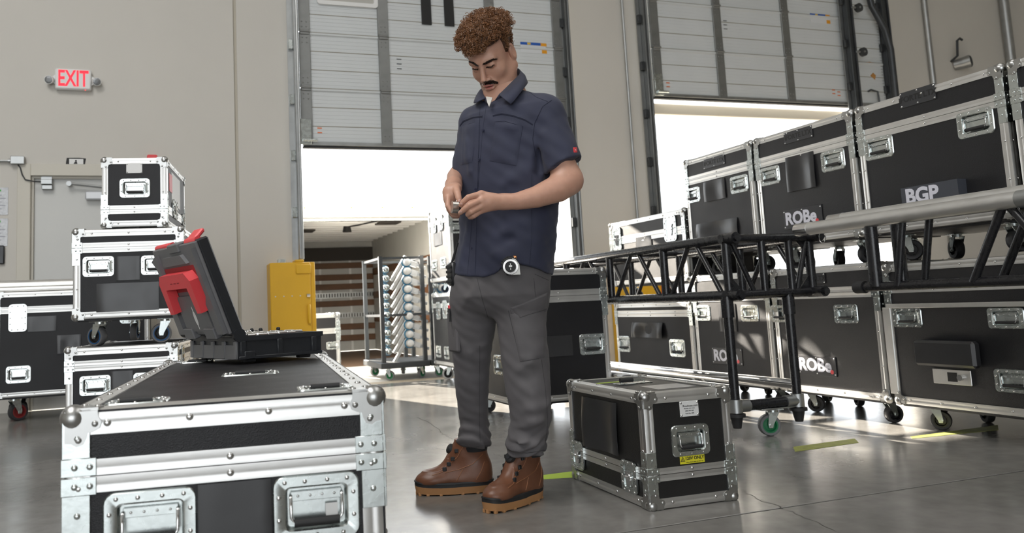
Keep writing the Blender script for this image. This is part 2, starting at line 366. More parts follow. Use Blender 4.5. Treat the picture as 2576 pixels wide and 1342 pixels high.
# ---------------------------------------------------------------- dock doors
def sec_profile(h):
    """section profile (y,z): y=0 is the inside face, grows outward"""
    p = [(0.0, 0.0)]
    n = 3; ph = h/n
    for i in range(n):
        z0 = i*ph
        if i: p += [(0.0, z0-0.004), (0.010, z0-0.003), (0.010, z0+0.003), (0.0, z0+0.004)]
        for k in range(1, 5):
            zz = z0+ph*k/5; p += [(0.0, zz-0.004), (0.0028, zz), (0.0, zz+0.004)]
    return p+[(0.0, h-0.03), (-0.014, h-0.022), (-0.014, h-0.004), (0.0, h-0.001)]
def dock_door(name, label, x0, x1, zb, ns, sh, stiles, y=WY-0.07, sw=0.11):
    d = thing(name, label, 'dock door', ((x0+x1)/2, y, zb)); w = (x1-x0)/2; th = 0.045
    d['kind'] = 'structure'; del d['category']; del d['label']
    prof = sec_profile(sh); poly = prof+[(th, sh-0.001), (th, 0.0)]
    me = MB(); n = len(poly); vs = [(-w, a, b) for a, b in poly]+[(w, a, b) for a, b in poly]
    me.add(vs, [(i, (i+1) % n, (i+1) % n+n, i+n) for i in range(n)]+[tuple(range(n))[::-1], tuple(range(n, 2*n))])
    me = me.mesh('door_section', M_door, 25)
    stm = MB().cbox((-sw/2, -0.022, 0.004), (sw/2, -0.001, sh-0.006), 0.003)
    for zz in (0.05, 0.10, sh-0.06, sh-0.11):
        for xx in (-0.022, 0.022): stm.dome((xx, -0.022, zz), (0, -1, 0), 0.008)
    stm.cbox((-sw*0.42, -0.034, sh-0.03), (sw*0.42, -0.02, sh+0.028), 0.003).cyl((-sw*0.46, -0.034, sh), (sw*0.46, -0.034, sh), 0.011)
    stm = stm.mesh('stile', M_stile, 35); jm = MB().box((-w, -0.0012, -0.0035), (w, 0.004, 0.0035)).mesh('joint_strip', M_groove, 0)
    for i in range(ns):
        s = put('door_section', me, d, Matrix.Translation((0, 0, i*sh)))
        for q in (0, 1, 2): put('joint_strip', jm, s, Matrix.Translation((0, 0, q*sh/3 if q else 0.004)))
        for sx in stiles: put('stile', stm, s, Matrix.Translation((sx-(x0+x1)/2, 0, 0)))
    part('bottom_seal', MB().cbox((-w, -0.01, -0.028), (w, th+0.01, -0.004), 0.004), M_rubber, d)
    part('bottom_rail', MB().cbox((-w, -0.02, -0.006), (w, 0.0, 0.03), 0.003), M_steel, d)
    return d
SH = 0.565
d1 = dock_door('door_2', 'x', D1[0]+0.02, D1[1]-0.03, 2.335, 4, SH, (1.255, 2.055, 3.23, 4.02))
def onp(d, x, z, y=0): return (x-d.location.x, y, z-d.location.z)
# tape bars, stickers, window on door 2
for xa in (2.525, 2.775):
    a = onp(d1, xa-0.05, 3.63); b = onp(d1, xa+0.055, 4.05); part('tape_bar', MB().box((a[0], -0.0165, a[2]), (b[0], -0.0012, b[2])), M_ink, d1)
def warn(d, x, z, s=1.0):
    a = onp(d, x, z)
    part('warning_label', MB().box((a[0], -0.003, a[2]), (a[0]+0.30*s, 0, a[2]+0.085*s)), mat('pale_label', (0.66, 0.68, 0.70), 0.4), d)
    part('warning_label', MB().box((a[0], -0.0035, a[2]+0.085*s), (a[0]+0.24*s, 0, a[2]+0.115*s)), mat('blue_label', (0.02, 0.10, 0.42), 0.4), d)
    part('warning_label', MB().box((a[0]+0.24*s, -0.0035, a[2]+0.08*s), (a[0]+0.31*s, 0, a[2]+0.115*s)), mat('orange_label', (0.75, 0.33, 0.02), 0.4), d)
    part('warning_label', MB().box((a[0]+0.25*s, -0.0036, a[2]), (a[0]+0.31*s, 0, a[2]+0.045*s)), mat('orange_label', (0.75, 0.33, 0.02), 0.4), d)
    part('warning_label', MB().box((a[0]+0.08*s, -0.004, a[2]+0.088*s), (a[0]+0.12*s, 0, a[2]+0.112*s)), mat('amber_label', (0.72, 0.5, 0.08), 0.4), d)
warn(d1, 3.58, 3.40)
def tick(d, x, z, m=None, n=2):
    for k in range(n):
        a = onp(d, x, z-k*0.045); part('small_label', MB().box((a[0], -0.003, a[2]), (a[0]+0.045, 0, a[2]+0.011)), m or mat('red_orange_print', (0.7, 0.16, 0.04), 0.5), d)
tick(d1, 1.36, 2.50); 
for k in range(3): a = onp(d1, 2.19, 3.24-k*0.05); part('small_label', MB().box((a[0], -0.003, a[2]), (a[0]+0.05, 0, a[2]+0.008)), M_dsteel, d1)
a = onp(d1, 1.70, 3.92)
wn = part('window_frame', MB().ring(rrect(0.62, 0.32, 0.03, 3), rrect(0.54, 0.24, 0.02, 3), -0.025, 0.004), M_white, d1, M=Matrix.Translation(a))
part('pane', MB().box((-0.27, -0.004, -0.12), (0.27, -0.001, 0.12)), mat('dusty_pane', (0.45, 0.44, 0.40), 0.3), wn)
d2 = dock_door('door_3', 'x', D2[0]+0.03, D2[1]-0.02, 2.985, 4, SH, (5.27, 6.14, 7.14))
warn(d2, 7.55, 4.02); tick(d2, 5.38, 3.14); tick(d2, 7.78, 3.16); tick(d2, 7.86, 3.14)
for k in range(3): a = onp(d2, 6.24, 3.94-k*0.05); part('small_label', MB().box((a[0], -0.003, a[2]), (a[0]+0.05, 0, a[2]+0.008)), M_dsteel, d2)
a = onp(d2, 8.42, 3.55); part('rust_stain', MB().prism([(-0.06, 0.0), (0.02, -0.012), (0.09, 0.0), (0.01, 0.012)], -0.003, 0, M=Matrix.Translation(a)), mat('rust', (0.42, 0.2, 0.05), 0.7), d2)
a = onp(d2, 8.46, 3.36); part('rust_stain', MB().prism([(-0.04, 0.02), (0.03, -0.03), (0.05, 0.03), (0.01, 0.06)], -0.003, 0, M=Matrix.Translation(a)), mat('rust', (0.42, 0.2, 0.05), 0.7), d2)
a = onp(d2, 8.40, 3.12); part('pull_handle', MB().tube([(a[0]-0.05, -0.01, a[2]+0.05), (a[0]-0.05, -0.05, a[2]+0.06), (a[0]+0.06, -0.05, a[2]+0.04), (a[0]+0.07, -0.05, a[2]-0.14), (a[0]+0.07, -0.01, a[2]-0.15)], 0.012, 8), M_dsteel, d2)
for dd, lx in ((d1, 1.24), (d2, 5.26)):
    a = onp(dd, lx, dd.location.z)
    part('corner_bracket', MB().cbox((a[0]-0.055, -0.04, 0.0), (a[0]+0.055, -0.02, 0.25), 0.004).cyl((a[0]-0.03, -0.05, 0.04), (a[0]+0.11, -0.05, 0.04), 0.014), M_zinc, dd)
# tracks and guides
def track(x, z0, z1, wdt=0.05, y=WY-0.10, m=M_steel, slot=True, nm='door_track', lab=''):
    t = thing(nm, lab, 'door track', (x, y, z0)); h = z1-z0
    part('rail', MB().cbox((-wdt/2, -0.04, 0), (wdt/2, 0.03, h), 0.006).cyl((wdt*0.2, -0.052, 0.0), (wdt*0.2, -0.052, h), 0.011, n=8), m, t)
    part('angle', MB().box((-wdt/2-0.05, 0.03, 0), (wdt/2, 0.04, h)), M_steel, t)
    for k in range(int(h/0.55)): part('bracket', MB().cbox((-wdt/2-0.045, -0.005, 0.4+k*0.55), (-wdt/2, 0.03, 0.5+k*0.55), 0.004), M_dsteel if m is not M_steel else M_zinc, t)
    return t
track(1.165, 1.225, 5.2, lab='galvanised door track rising behind the yellow guard')
track(4.125, 0.0, 5.2, m=M_track, lab='dark steel door track at the right edge of the closed-half dock door behind the man')
track(5.12, 0.12, 5.2, m=M_track, lab='dark door track at the left edge of the far right dock door')
track(8.06, 0.0, 6.0, 0.10, m=M_dsteel, y=WY-0.16, lab='dark door track crossing the far right dock door with rollers')
track(8.72, 0.0, 6.0, 0.12, m=M_dsteel, lab='dark steel door track at the right edge of the far right dock door')
for z in (3.62, 4.19):
    r_ = thing('track_roller', 'round roller on the dark track, %s one' % ('lower' if z < 4 else 'upper'), 'roller', (8.16, WY-0.24, z), 0, 'rollers on the dark track')
    part('wheel', MB().cyl((0, -0.02, 0), (0, 0.02, 0), 0.055, n=18), M_dsteel, r_); part('axle', MB().cyl((-0.1, 0, 0), (0.0, 0, 0), 0.014).cyl((0, -0.03, 0), (0, 0.03, 0), 0.012), M_steel, r_)
tag(part('track_brace', MB().tube([(8.36, WY-0.20, 4.6), (8.42, WY-0.20, 4.25), (8.60, WY-0.20, 3.95), (8.66, WY-0.20, 3.7), (8.66, WY-0.20, 2.7)], 0.04, 10), M_dsteel), 'dark curved steel brace beside the far right dock door', 'brace')
tag(part('wall_conduit', MB().tube([(4.90, WY-0.03, 0), (4.90, WY-0.03, 6)], 0.016, 10), M_steel), 'thin grey conduit on the wall between the two dock doors', 'conduit')
tag(part('wall_conduit', MB().tube([(9.51, WY-0.05, 0), (9.51, WY-0.05, 7)], 0.035, 10), M_steel), 'grey conduit on the wall right of the far dock door', 'conduit')
tag(part('wall_conduit', MB().tube([(10.95, WY-0.08, 0), (10.95, WY-0.08, 7)], 0.06, 12), M_steel), 'thick grey downpipe on the wall at the right edge of the photo', 'conduit')
sl = thing('spot_lamp', 'small round lamp with hooked arm on the wall above the right cases', 'lamp', (9.98, WY, 3.62))
part('arm', MB().tube([(-0.05, 0.0, 0.05), (-0.05, -0.10, 0.10), (-0.05, -0.12, 0.30), (-0.01, -0.13, 0.33), (0.03, -0.13, 0.31)], 0.016, 8), M_dsteel, sl)
part('head', MB().cyl((0, 0, 0.0), (0.10, -0.16, 0.02), 0.07, 0.085, 18), M_steel, sl)
part('lens', MB().dome((0.101, -0.162, 0.02), (0.53, -0.84, 0.1), 0.075, 0.02, 16), M_dsteel, sl)
tag(part('lintel_panel', MB().cbox((D2[0], WY+0.02, 2.80), (D2[1], WY+0.10, 2.93), 0.01), mat('cream_paint', (0.72, 0.66, 0.55), 0.6)), 'cream lintel strip below the far right dock door', 'lintel')
# yellow guards
yg = thing('track_guard', 'yellow steel guard box at the foot of the dock door track', 'guard', (1.068, WY-0.004, 0))
part('shell', MB().cbox((-0.215, -0.26, 0.0), (0.155, 0, 1.19), 0.008).cbox((0.155, -0.24, 0), (0.20, 0, 1.19), 0.006), M_yellow, yg)
part('cap_plate', MB().cbox((0.02, -0.25, 1.19), (0.10, -0.05, 1.215), 0.006).cbox((0.02, -0.272, 1.08), (0.16, -0.26, 1.17), 0.006), M_yellow, yg)
part('bracket', MB().cbox((0.115, -0.29, 0.62), (0.145, -0.26, 0.80), 0.008), M_yellow, yg)
for z in (0.45, 0.50, 0.88): part('bolt', MB().cyl((0.11, -0.275, z), (0.14, -0.27, z), 0.016), M_rivet, yg)
for z in (0.52, 0.88):
    for k in range(4): part('screw', MB().dome((-0.17+k*0.075, -0.26, z), (0, -1, 0), 0.006), M_label, yg)
tag(part('wall_outlet', MB().cbox((0.955, WY-0.03, 1.17), (1.03, WY, 1.235), 0.004), M_zinc), 'small metal outlet box above the yellow guard', 'outlet')
yg2 = thing('track_guard', 'yellow steel guard behind the dark case and the truss', 'guard', (4.78, WY, 0))
part('shell', MB().cbox((-0.27, -0.5, 0.0), (0.24, -0.004, 0.95), 0.01), M_yellow, yg2)
part('foot_plate', MB().cbox((-0.3, -0.75, 0.0), (0.85, -0.5, 0.10), 0.01), M_yellow, yg2)
part('red_sign', MB().cbox((0.04, -0.52, 0.74), (0.22, -0.5, 0.93), 0.004), M_red, yg2)
# dock apron and yard
M_apron = mat('pale_concrete', (0.50, 0.48, 0.44), 0.7, noise=(3, 0.12))
tag(part('dock_apron', MB().box((-3, WY+T, -1.3), (14, 10.38, -0.004)), M_apron), 'pale concrete dock apron beyond the open dock doors', 'ground')
bpy.data.objects['dock_apron']['kind'] = 'structure'
struct('trim_3', MB().cbox((D1[0], WY, -0.012), (D1[1], WY+T, 0.0), 0.001).cbox((D2[0], WY, -0.012), (D2[1], WY+T, 0), 0.001), mat('dock_plate', (0.36, 0.30, 0.22), 0.6, noise=(8, 0.2)))
struct('yard_ground', MB().box((-40, 10.38, -1.35), (60, 80, -1.3)), M_apron)
# box truck
TX0, TX1, TY0, TY1, TZ = 1.55, 3.5, 10.4, 14.4, 2.0
tk = thing('truck_box', 'open white truck box backed up to the dock with slatted inside wall', 'truck', ((TX0+TX1)/2, TY0, 0)); hw = (TX1-TX0)/2; L = TY1-TY0
M_tin = mat('truck_panel', (0.52, 0.52, 0.50), 0.5, noise=(3, 0.12)); M_tdark = mat('truck_dark', (0.04, 0.035, 0.03), 0.7)
part('floor_deck', MB().box((-hw, 0, -0.15), (hw, L, -0.004)), mat('deck_wood', (0.09, 0.055, 0.035), 0.6, noise=(6, 0.3)), tk)
for s in (-1, 1): part('side_panel', MB().box((s*hw, 0, 0), (s*(hw+0.06), L, TZ)), M_tin, tk)
part('end_panel', MB().box((-hw, L, 0), (hw, L+0.06, TZ)), M_tin, tk)
part('dark_header', MB().box((-hw, L-0.05, 1.62), (hw, L-0.005, 1.86)), M_tdark, tk)
part('roof', MB().box((-hw, 0.06, TZ), (hw, L, TZ+0.03)), mat('truck_roof_skin', (0.34, 0.36, 0.35), 0.5, noise=(3, 0.15)), tk)
for k in range(12): part('roof_rib', MB().cbox((-hw, 0.2+k*0.33, TZ-0.04), (hw, 0.26+k*0.33, TZ), 0.006), M_white, tk)
part('rear_header', MB().cbox((-hw-0.06, 0, 1.95), (hw+0.06, 0.06, 2.16), 0.01), mat('truck_white', (0.60, 0.59, 0.56), 0.4), tk)
part('door_rail', MB().cbox((-hw, 0.02, 1.90), (hw, 0.08, 1.935), 0.005), M_zinc, tk)
for k in range(4): part('marker_lamp', MB().dome((-hw+0.1+k*0.42+(0.2 if k else 0), -0.001, 2.075), (0, -1, 0), 0.012), mat('amber_lamp', (0.75, 0.25, 0.04), 0.4), tk)
for k, z in enumerate((0.18, 0.38, 0.80, 1.10, 1.27, 1.48)): part('slat', MB().cbox((-hw, L-0.035, z), (hw, L-0.002, z+0.105), 0.004), M_wood, tk)
for z in (0.585, 0.95):
    e = part('rail_track', MB().box((-hw, L-0.03, z), (hw, L-0.002, z+0.10)), M_steel, tk)
    sm = MB().box((0, -0.034, 0.018), (0.02, -0.028, 0.082)).mesh('slot', M_tdark, 0)
    for k in range(39): put('slot', sm, e, Matrix.Translation((-hw+0.02+k*0.05, L, z)))
for x in (-0.55, 0.0, 0.55): part('post', MB().box((x-0.02, L-0.02, 0), (x+0.02, L-0.001, 1.62)), M_white, tk)
for k in range(3): part('side_slat', MB().cbox((hw-0.03, 0.3, 0.5+k*0.42), (hw-0.002, L-0.1, 0.62+k*0.42), 0.004), M_wood, tk)
tl = part('ceiling_lamp', MB().cyl((-0.05, 1.3, TZ-0.12), (-0.05, 1.3, TZ-0.03), 0.07, 0.05, 14), M_rubber, tk)
part('cable', MB().tube([(-0.05, 1.3, TZ-0.045), (0.06, 1.0, TZ-0.05), (0.2, 0.6, TZ-0.045), (0.25, 0.3, TZ-0.045)], 0.012, 6), M_rubber, tl)
part('vent', MB().cbox((0.3, 0.7, TZ-0.055), (0.62, 1.0, TZ-0.03), 0.004), M_tdark, tk); part('vent', MB().cbox((-0.75, 1.7, TZ-0.055), (-0.45, 2.0, TZ-0.03), 0.004), M_tdark, tk)
# ================================================================ flight case hardware
def handle_meshes(w, h, grip_on=True):
    def f():
        iw, ih = w*0.70, h*0.62; mb = MB(); n = 4
        o = rrect(w, h, min(w, h)*0.17, n); o2 = rrect(w*0.965, h*0.955, min(w, h)*0.15, n); i1 = rrect(iw*1.06, ih*1.08, min(w, h)*0.10, n); i2 = rrect(iw, ih, min(w, h)*0.07, n); i3 = rrect(iw*0.94, ih*0.92, min(w, h)*0.05, n)
        N = len(o); vs = []
        for lp, y in ((o, 0.0), (o2, -0.0035), (i1, -0.0035), (i2, -0.001), (i3, 0.014)): vs += [(x, y, z) for x, z in lp]
        fs = []
        for a in range(4):
            for k in range(N): j = (k+1) % N; fs.append((a*N+k, a*N+j, (a+1)*N+j, (a+1)*N+k))
        fs.append(tuple(4*N+k for k in range(N)))
        mb.add(vs, fs)
        # spring plate across the dish
        mb.cbox((-iw*0.42, 0.006, ih*0.16), (iw*0.42, 0.010, ih*0.40), 0.001)
        rv = MB(); rr = max(0.0036, w*0.026)
        for x in (-0.36, -0.13, 0.13, 0.36): rv.dome((x*w, -0.0035, h*0.40), (0, -1, 0), rr)
        for x in (-0.30, 0.0, 0.30): rv.dome((x*w, -0.0035, -h*0.41), (0, -1, 0), rr)
        for z in (-0.16, 0.18):
            for s in (-1, 1): rv.dome((s*w*0.43, -0.0035, z*h), (0, -1, 0), rr)
        for x in (-0.3, -0.1, 0.1, 0.3): rv.dome((x*iw, 0.006, ih*0.28), (0, -1, 0), rr*0.6)
        r = max(0.003, h*0.026)
        bl = MB().tube([(-iw*0.42, 0.004, ih*0.30), (-iw*0.42, -0.004, ih*0.26), (-iw*0.42, -0.006, -ih*0.20), (-iw*0.36, -0.006, -ih*0.33), (iw*0.36, -0.006, -ih*0.33), (iw*0.42, -0.006, -ih*0.20), (iw*0.42, -0.004, ih*0.26), (iw*0.42, 0.004, ih*0.30)], r, 6)
        gp = MB().cyl((-iw*0.37, -0.006, -ih*0.33), (iw*0.37, -0.006, -ih*0.33), h*0.068, n=10)
        return mb.mesh('handle', M_zinc, 35), rv.mesh('rivets', M_rivet, 60), bl.mesh('bail', M_chrome, 60), gp.mesh('grip', M_rubber, 50)
    return cached(('handle', round(w, 3), round(h, 3)), f)
def add_handle(parent, M, w, h, flip=False):
    a, b, c, d = handle_meshes(w, h)
    o = put('handle', a, parent, M); put('rivets', b, o, None, 'stuff')
    put('bail', c, o); put('grip', d, o); return o
def latch_meshes(w, h):
    def f():
        mb = MB(); o = rrect(w, h, w*0.2, 4); i = rrect(w*0.62, h*0.72, w*0.10, 4)
        mb.ring(o, i, -0.006, 0.0); mb.box((-w*0.31, -0.0028, -h*0.36), (w*0.31, -0.0005, h*0.36))
        rv = MB()
        for x in (-0.32, 0, 0.32):
            for s in (-1, 1): rv.dome((x*w, -0.006, s*h*0.43), (0, -1, 0), w*0.045)
        for z in (-0.22, 0, 0.22):
            for s in (-1, 1): rv.dome((s*w*0.41, -0.006, z*h), (0, -1, 0), w*0.045)
        bf = MB().cyl((0, -0.003, -h*0.02), (0, -0.011, -h*0.02), w*0.14, n=14).prism([(-w*0.22, h*0.16), (w*0.22, h*0.16), (w*0.14, h*0.02), (-w*0.14, h*0.02)], -0.009, -0.003)
        bf.cbox((-w*0.24, -0.014, -h*0.05), (w*0.24, -0.010, h*0.03), 0.002).prism([(-w*0.18, -h*0.08), (w*0.18, -h*0.08), (w*0.10, -h*0.28), (-w*0.10, -h*0.28)], -0.008, -0.003)
        return mb.mesh('latch', M_zinc, 35), rv.mesh('rivets', M_rivet, 60), bf.mesh('butterfly', M_chrome, 40)
    return cached(('latch', round(w, 3), round(h, 3)), f)
def add_latch(parent, M, w, h):
    a, b, c = latch_meshes(w, h); o = put('latch', a, parent, M); put('rivets', b, o, None, 'stuff'); put('butterfly', c, o); return o
def corner_mesh(s):
    def f():
        mb = MB(); r = 0.021*s; L = 0.052*s; t = 0.0028
        mb.sph((r*0.55, r*0.55, r*0.55), r*1.08, 18, 12)
        poly = [(0, 0), (L, 0), (L*1.02, L*0.20), (L*1.12, L*0.36), (L*1.06, L*0.56), (L*0.86, L*0.66), (L*0.70, L*0.70), (L*0.66, L*0.86), (L*0.56, L*1.06), (L*0.36, L*1.12), (L*0.20, L*1.02), (0, L)]
        for ax in range(3):
            B = [Vector((1,0,0)), Vector((0,1,0)), Vector((0,0,1))]; n = B[ax]; u = B[(ax+1) % 3]; v = B[(ax+2) % 3]; k = len(poly)
            top = [u*a+v*b-n*(t+0.003) for a, b in poly]; bot = [u*a+v*b for a, b in poly]
            mb.add(top+bot, [tuple(range(k))[::-1]]+[(i, (i+1) % k, (i+1) % k+k, i+k) for i in range(k)])
            for a, b in ((L*0.92, L*0.42), (L*0.42, L*0.92)): mb.dome(u*a+v*b-n*(t+0.003), -n, 0.0055*s)
        return mb.mesh('ball_corner', M_ball, 40)
    return cached(('corner', round(s, 2)), f)
def caster_meshes(h, tyre, core):
    def f():
        r = h*0.40; zc = -h+r; off = h*0.16; wd = h*0.15
        fk = MB().cbox((-h*0.34, -h*0.28, -h*0.04), (h*0.34, h*0.28, 0), 0.002).cyl((0, 0, -h*0.14), (0, 0, -h*0.04), h*0.2, n=16)
        for s in (-1, 1):
            y = s*(wd+0.004)
            fk.prism([(-h*0.19, -h*0.12), (h*0.19, -h*0.12), (off+h*0.10, zc+h*0.02), (off+h*0.07, zc-h*0.09), (off-h*0.07, zc-h*0.09), (off-h*0.10, zc+h*0.02)], y-0.0025*s, y+0.0025*s)
            fk.cyl((off, y, zc), (off, y+s*0.008, zc), h*0.06, n=10)
        ty = MB().lathe([(r*0.62, -wd), (r*0.93, -wd), (r, -wd*0.7), (r, wd*0.7), (r*0.93, wd), (r*0.62, wd)], 24, Matrix.Translation((off, 0, zc)) @ RX90, closed=True)
        co = MB().lathe([(0.0, -wd*0.8), (r*0.18, -wd*0.95), (r*0.2, -wd*0.5), (r*0.5, -wd*0.45), (r*0.58, -wd*1.01), (r*0.72, -wd*1.02), (r*0.72, wd*1.02), (r*0.58, wd*1.01), (r*0.5, wd*0.45), (r*0.2, wd*0.5), (r*0.18, wd*0.95), (0.0, wd*0.8)], 20, Matrix.Translation((off, 0, zc)) @ RX90)
        return fk.mesh('caster', M_zinc, 35), ty.mesh('tyre', tyre, 40), co.mesh('wheel_core', core, 40)
    return cached(('caster', round(h, 3), tyre.name, core.name), f)
def add_caster(parent, loc, h, ang, tyre=None, core=None):
    a, b, c = caster_meshes(h, tyre or M_tyre, core or M_rubber)
    o = put('caster', a, parent, Matrix.Translation(loc) @ Matrix.Rotation(ang, 4, 'Z')); put('tyre', b, o); put('wheel_core', c, o)
    if core is None:
        r = h*0.40; put('blue_ring', cached(('bring', round(h, 3)), lambda: MB().tube([(h*0.16+r*0.72*cos(q*pi/12), s*h*0.152, -h+r+r*0.72*sin(q*pi/12)) for s in (1,) for q in range(24)], r*0.05, 6, closed=True).tube([(h*0.16+r*0.72*cos(q*pi/12), -h*0.152, -h+r+r*0.72*sin(q*pi/12)) for q in range(24)], r*0.05, 6, closed=True).mesh('blue_ring', M_blue, 60)), o)
    return o
def side_frame(side, w, d, h, zo=0):
    """matrix with x=u (to the right seen from outside), y=inward, z=v; origin at the face's bottom centre"""
    if side == 'front': u, y, v, o = (1,0,0), (0,1,0), (0,0,1), (0,-d/2,zo)
    elif side == 'left': u, y, v, o = (0,-1,0), (1,0,0), (0,0,1), (-w/2,0,zo)
    elif side == 'right': u, y, v, o = (0,1,0), (-1,0,0), (0,0,1), (w/2,0,zo)
    elif side == 'back': u, y, v, o = (-1,0,0), (0,-1,0), (0,0,1), (0,d/2,zo)
    elif side == 'top': u, y, v, o = (1,0,0), (0,0,-1), (0,1,0), (0,0,zo+h)
    m = Matrix((( u[0], y[0], v[0], o[0]), (u[1], y[1], v[1], o[1]), (u[2], y[2], v[2], o[2]), (0,0,0,1))); return m
def panel_holes(mb, M, u0, u1, v0, v1, holes):
    us = sorted({u0, u1, *[min(max(q, u0), u1) for a, b, c, e in holes for q in (a, b)]}); vs = sorted({v0, v1, *[min(max(q, v0), v1) for a, b, c, e in holes for q in (c, e)]})
    for i in range(len(us)-1):
        for j in range(len(vs)-1):
            cu, cv = (us[i]+us[i+1])/2, (vs[j]+vs[j+1])/2
            if any(a < cu < b and c < cv < e for a, b, c, e in holes): continue
            mb.add([M @ Vector(p) for p in ((us[i], 0, vs[j]), (us[i+1], 0, vs[j]), (us[i+1], 0, vs[j+1]), (us[i], 0, vs[j+1]))], [(0, 1, 2, 3)])
def edge_mesh(L, e, axis, s1, s2, w, d, h, t=0.003, grooves=True):
    """L profile angle along an edge"""
    c = e*0.28
    P = [(-t, e), (-t, c), (-t+c*0.3, -t+c*0.3), (c, -t), (e*0.45, -t), (e*0.48, -t+0.0005), (e*0.62, -t+0.0005), (e*0.65, -t), (e, -t), (e, 0.002), (0.002, 0.002), (0.002, e)]
    P = [(-t, e), (-t, e*0.65), (-t+0.0005, e*0.62), (-t+0.0005, e*0.48), (-t, e*0.45)] + P[1:]
    if axis == 'x': fn = lambda p, q, l: (l, s1*(d/2-p), (s2*(h/2-q))+h/2)
    elif axis == 'y': fn = lambda p, q, l: (s1*(w/2-p), l, (s2*(h/2-q))+h/2)
    else: fn = lambda p, q, l: (s1*(w/2-p), s2*(d/2-q), l+h/2)
    n = len(P); mb = MB(); vs = [fn(p, q, -L/2) for p, q in P]+[fn(p, q, L/2) for p, q in P]
    return mb.add(vs, [(i, (i+1) % n, (i+1) % n+n, i+n) for i in range(n)]+[tuple(range(n))[::-1], tuple(range(n, 2*n))])
SIDES = ('front', 'left', 'right', 'back')
def flight_case(name, label, size, loc, rz=0.0, lid=0.1, band=0.044, e=0.03, cs=1.0, caster=0.0, tyre=None, core=None, feats=(), group=None, body_m=None, rivets='stuff', cast_ang=0.6, z_split=None, riv_step=0.16, show=SIDES, braces=True):
    """size w,d,h of the box; origin at the floor (casters below the box). lid = height of the lid part. feats: (kind, side, u, v, w, h)"""
    w, d, h = size; m = body_m or M_black
    root = thing(name, label, 'flight case', loc, rz, group); base = caster; R = Matrix.Translation((0, 0, base))
    zs = h-lid if lid else None
    holes = {s: [] for s in SIDES+('top',)}
    for ft in feats:
        if ft[0] == 'handle': k, s, u, v, fw, fh = ft[:6]; holes[s].append((u-fw*0.35, u+fw*0.35, v-fh*0.31, v+fh*0.31))
    def shell(z0, z1, top, bot):
        mb = MB()
        for s in SIDES:
            W = w if s in ('front', 'back') else d
            panel_holes(mb, R @ side_frame(s, w, d, h), -W/2, W/2, z0, z1, [q for q in holes[s]])
        if top: panel_holes(mb, R @ side_frame('top', w, d, h), -w/2, w/2, -d/2, d/2, holes['top'])
        else: mb.add([R @ Vector(p) for p in ((-w/2,-d/2,z1), (w/2,-d/2,z1), (w/2,d/2,z1), (-w/2,d/2,z1))], [(0,1,2,3)])
        if bot is not None: mb.add([R @ Vector(p) for p in ((-w/2,-d/2,z0), (w/2,-d/2,z0), (w/2,d/2,z0), (-w/2,d/2,z0))], [(3,2,1,0)])
        return mb
    if zs:
        part('body', shell(0, zs-0.0008, False, 1), m, root, 0); part('lid', shell(zs+0.0008, h, True, 1), m, root, 0)
    else: part('body', shell(0, h, True, 1), m, root, 0)
    rv = MB(); rivm = cached(('rivet', round(e, 3)), lambda: MB().dome((0, 0, 0), (0, -1, 0), e*0.16, n=10).mesh('rivet', M_rivet, 60))
    def rivet(M, par):
        if rivets == 'parts': put('rivet', rivm, par, M)
        else:
            o = M @ Vector((0,0,0)); n = (M.to_3x3() @ Vector((0,-1,0))); rv.dome(o, n, e*0.15, n=7)
    def row(side, v, u0, u1, step, par, vertical=False):
        F = R @ side_frame(side, w, d, h); n = max(1, int(abs(u1-u0)/step))
        for i in range(n):
            uu = u0+(u1-u0)*(i+0.5)/n
            p = (uu, -0.0031, v) if not vertical else (v, -0.0031, uu)
            rivet(F @ Matrix.Translation(p), par)
    EO = {}
    for s1 in (-1, 1):
        for s2 in (-1, 1):
            EO[('x', s1, s2)] = part('edge_trim', edge_mesh(w, e, 'x', s1, s2, w, d, h), M_alu, root, 30, R)
            EO[('y', s1, s2)] = part('edge_trim', edge_mesh(d, e, 'y', s1, s2, w, d, h), M_alu, root, 30, R)
            EO[('z', s1, s2)] = part('edge_trim', edge_mesh(h, e, 'z', s1, s2, w, d, h), M_alu, root, 30, R)
    if rivets:
        RI = R.inverted() if rivets == 'parts' else Matrix.Identity(4)
        for s in show:
            W = w if s in ('front', 'back') else d
            ax, sg = ('x', -1 if s == 'front' else 1) if s in ('front', 'back') else ('y', -1 if s == 'left' else 1)
            for v, s2 in ((e*0.55, -1), (h-e*0.55, 1)):
                F = R @ side_frame(s, w, d, h); n = max(1, int(W/riv_step))
                for i in range(n):
                    uu = -W/2+W*(i+0.5)/n; rivet(RI @ F @ Matrix.Translation((uu, -0.0031, v)), EO[(ax, sg, s2)])
            for sv in (-1, 1):
                n = max(2, int(h/riv_step)); F = R @ side_frame(s, w, d, h)
                if s == 'front': key = ('z', sv, -1)
                elif s == 'back': key = ('z', -sv, 1)
                elif s == 'left': key = ('z', -1, -sv)
                else: key = ('z', 1, sv)
                for i in range(1, n): rivet(RI @ F @ Matrix.Translation((sv*(W/2-e*0.55), -0.0031, h*i/n)), EO[key])
        F = R @ side_frame('top', w, d, h); n = max(1, int(d/riv_step))
        for sv in (-1, 1):
            for i in range(n): rivet(RI @ F @ Matrix.Translation((sv*(w/2-e*0.6), -0.0031, -d/2+d*(i+0.5)/n)), EO[('y', sv, 1)])
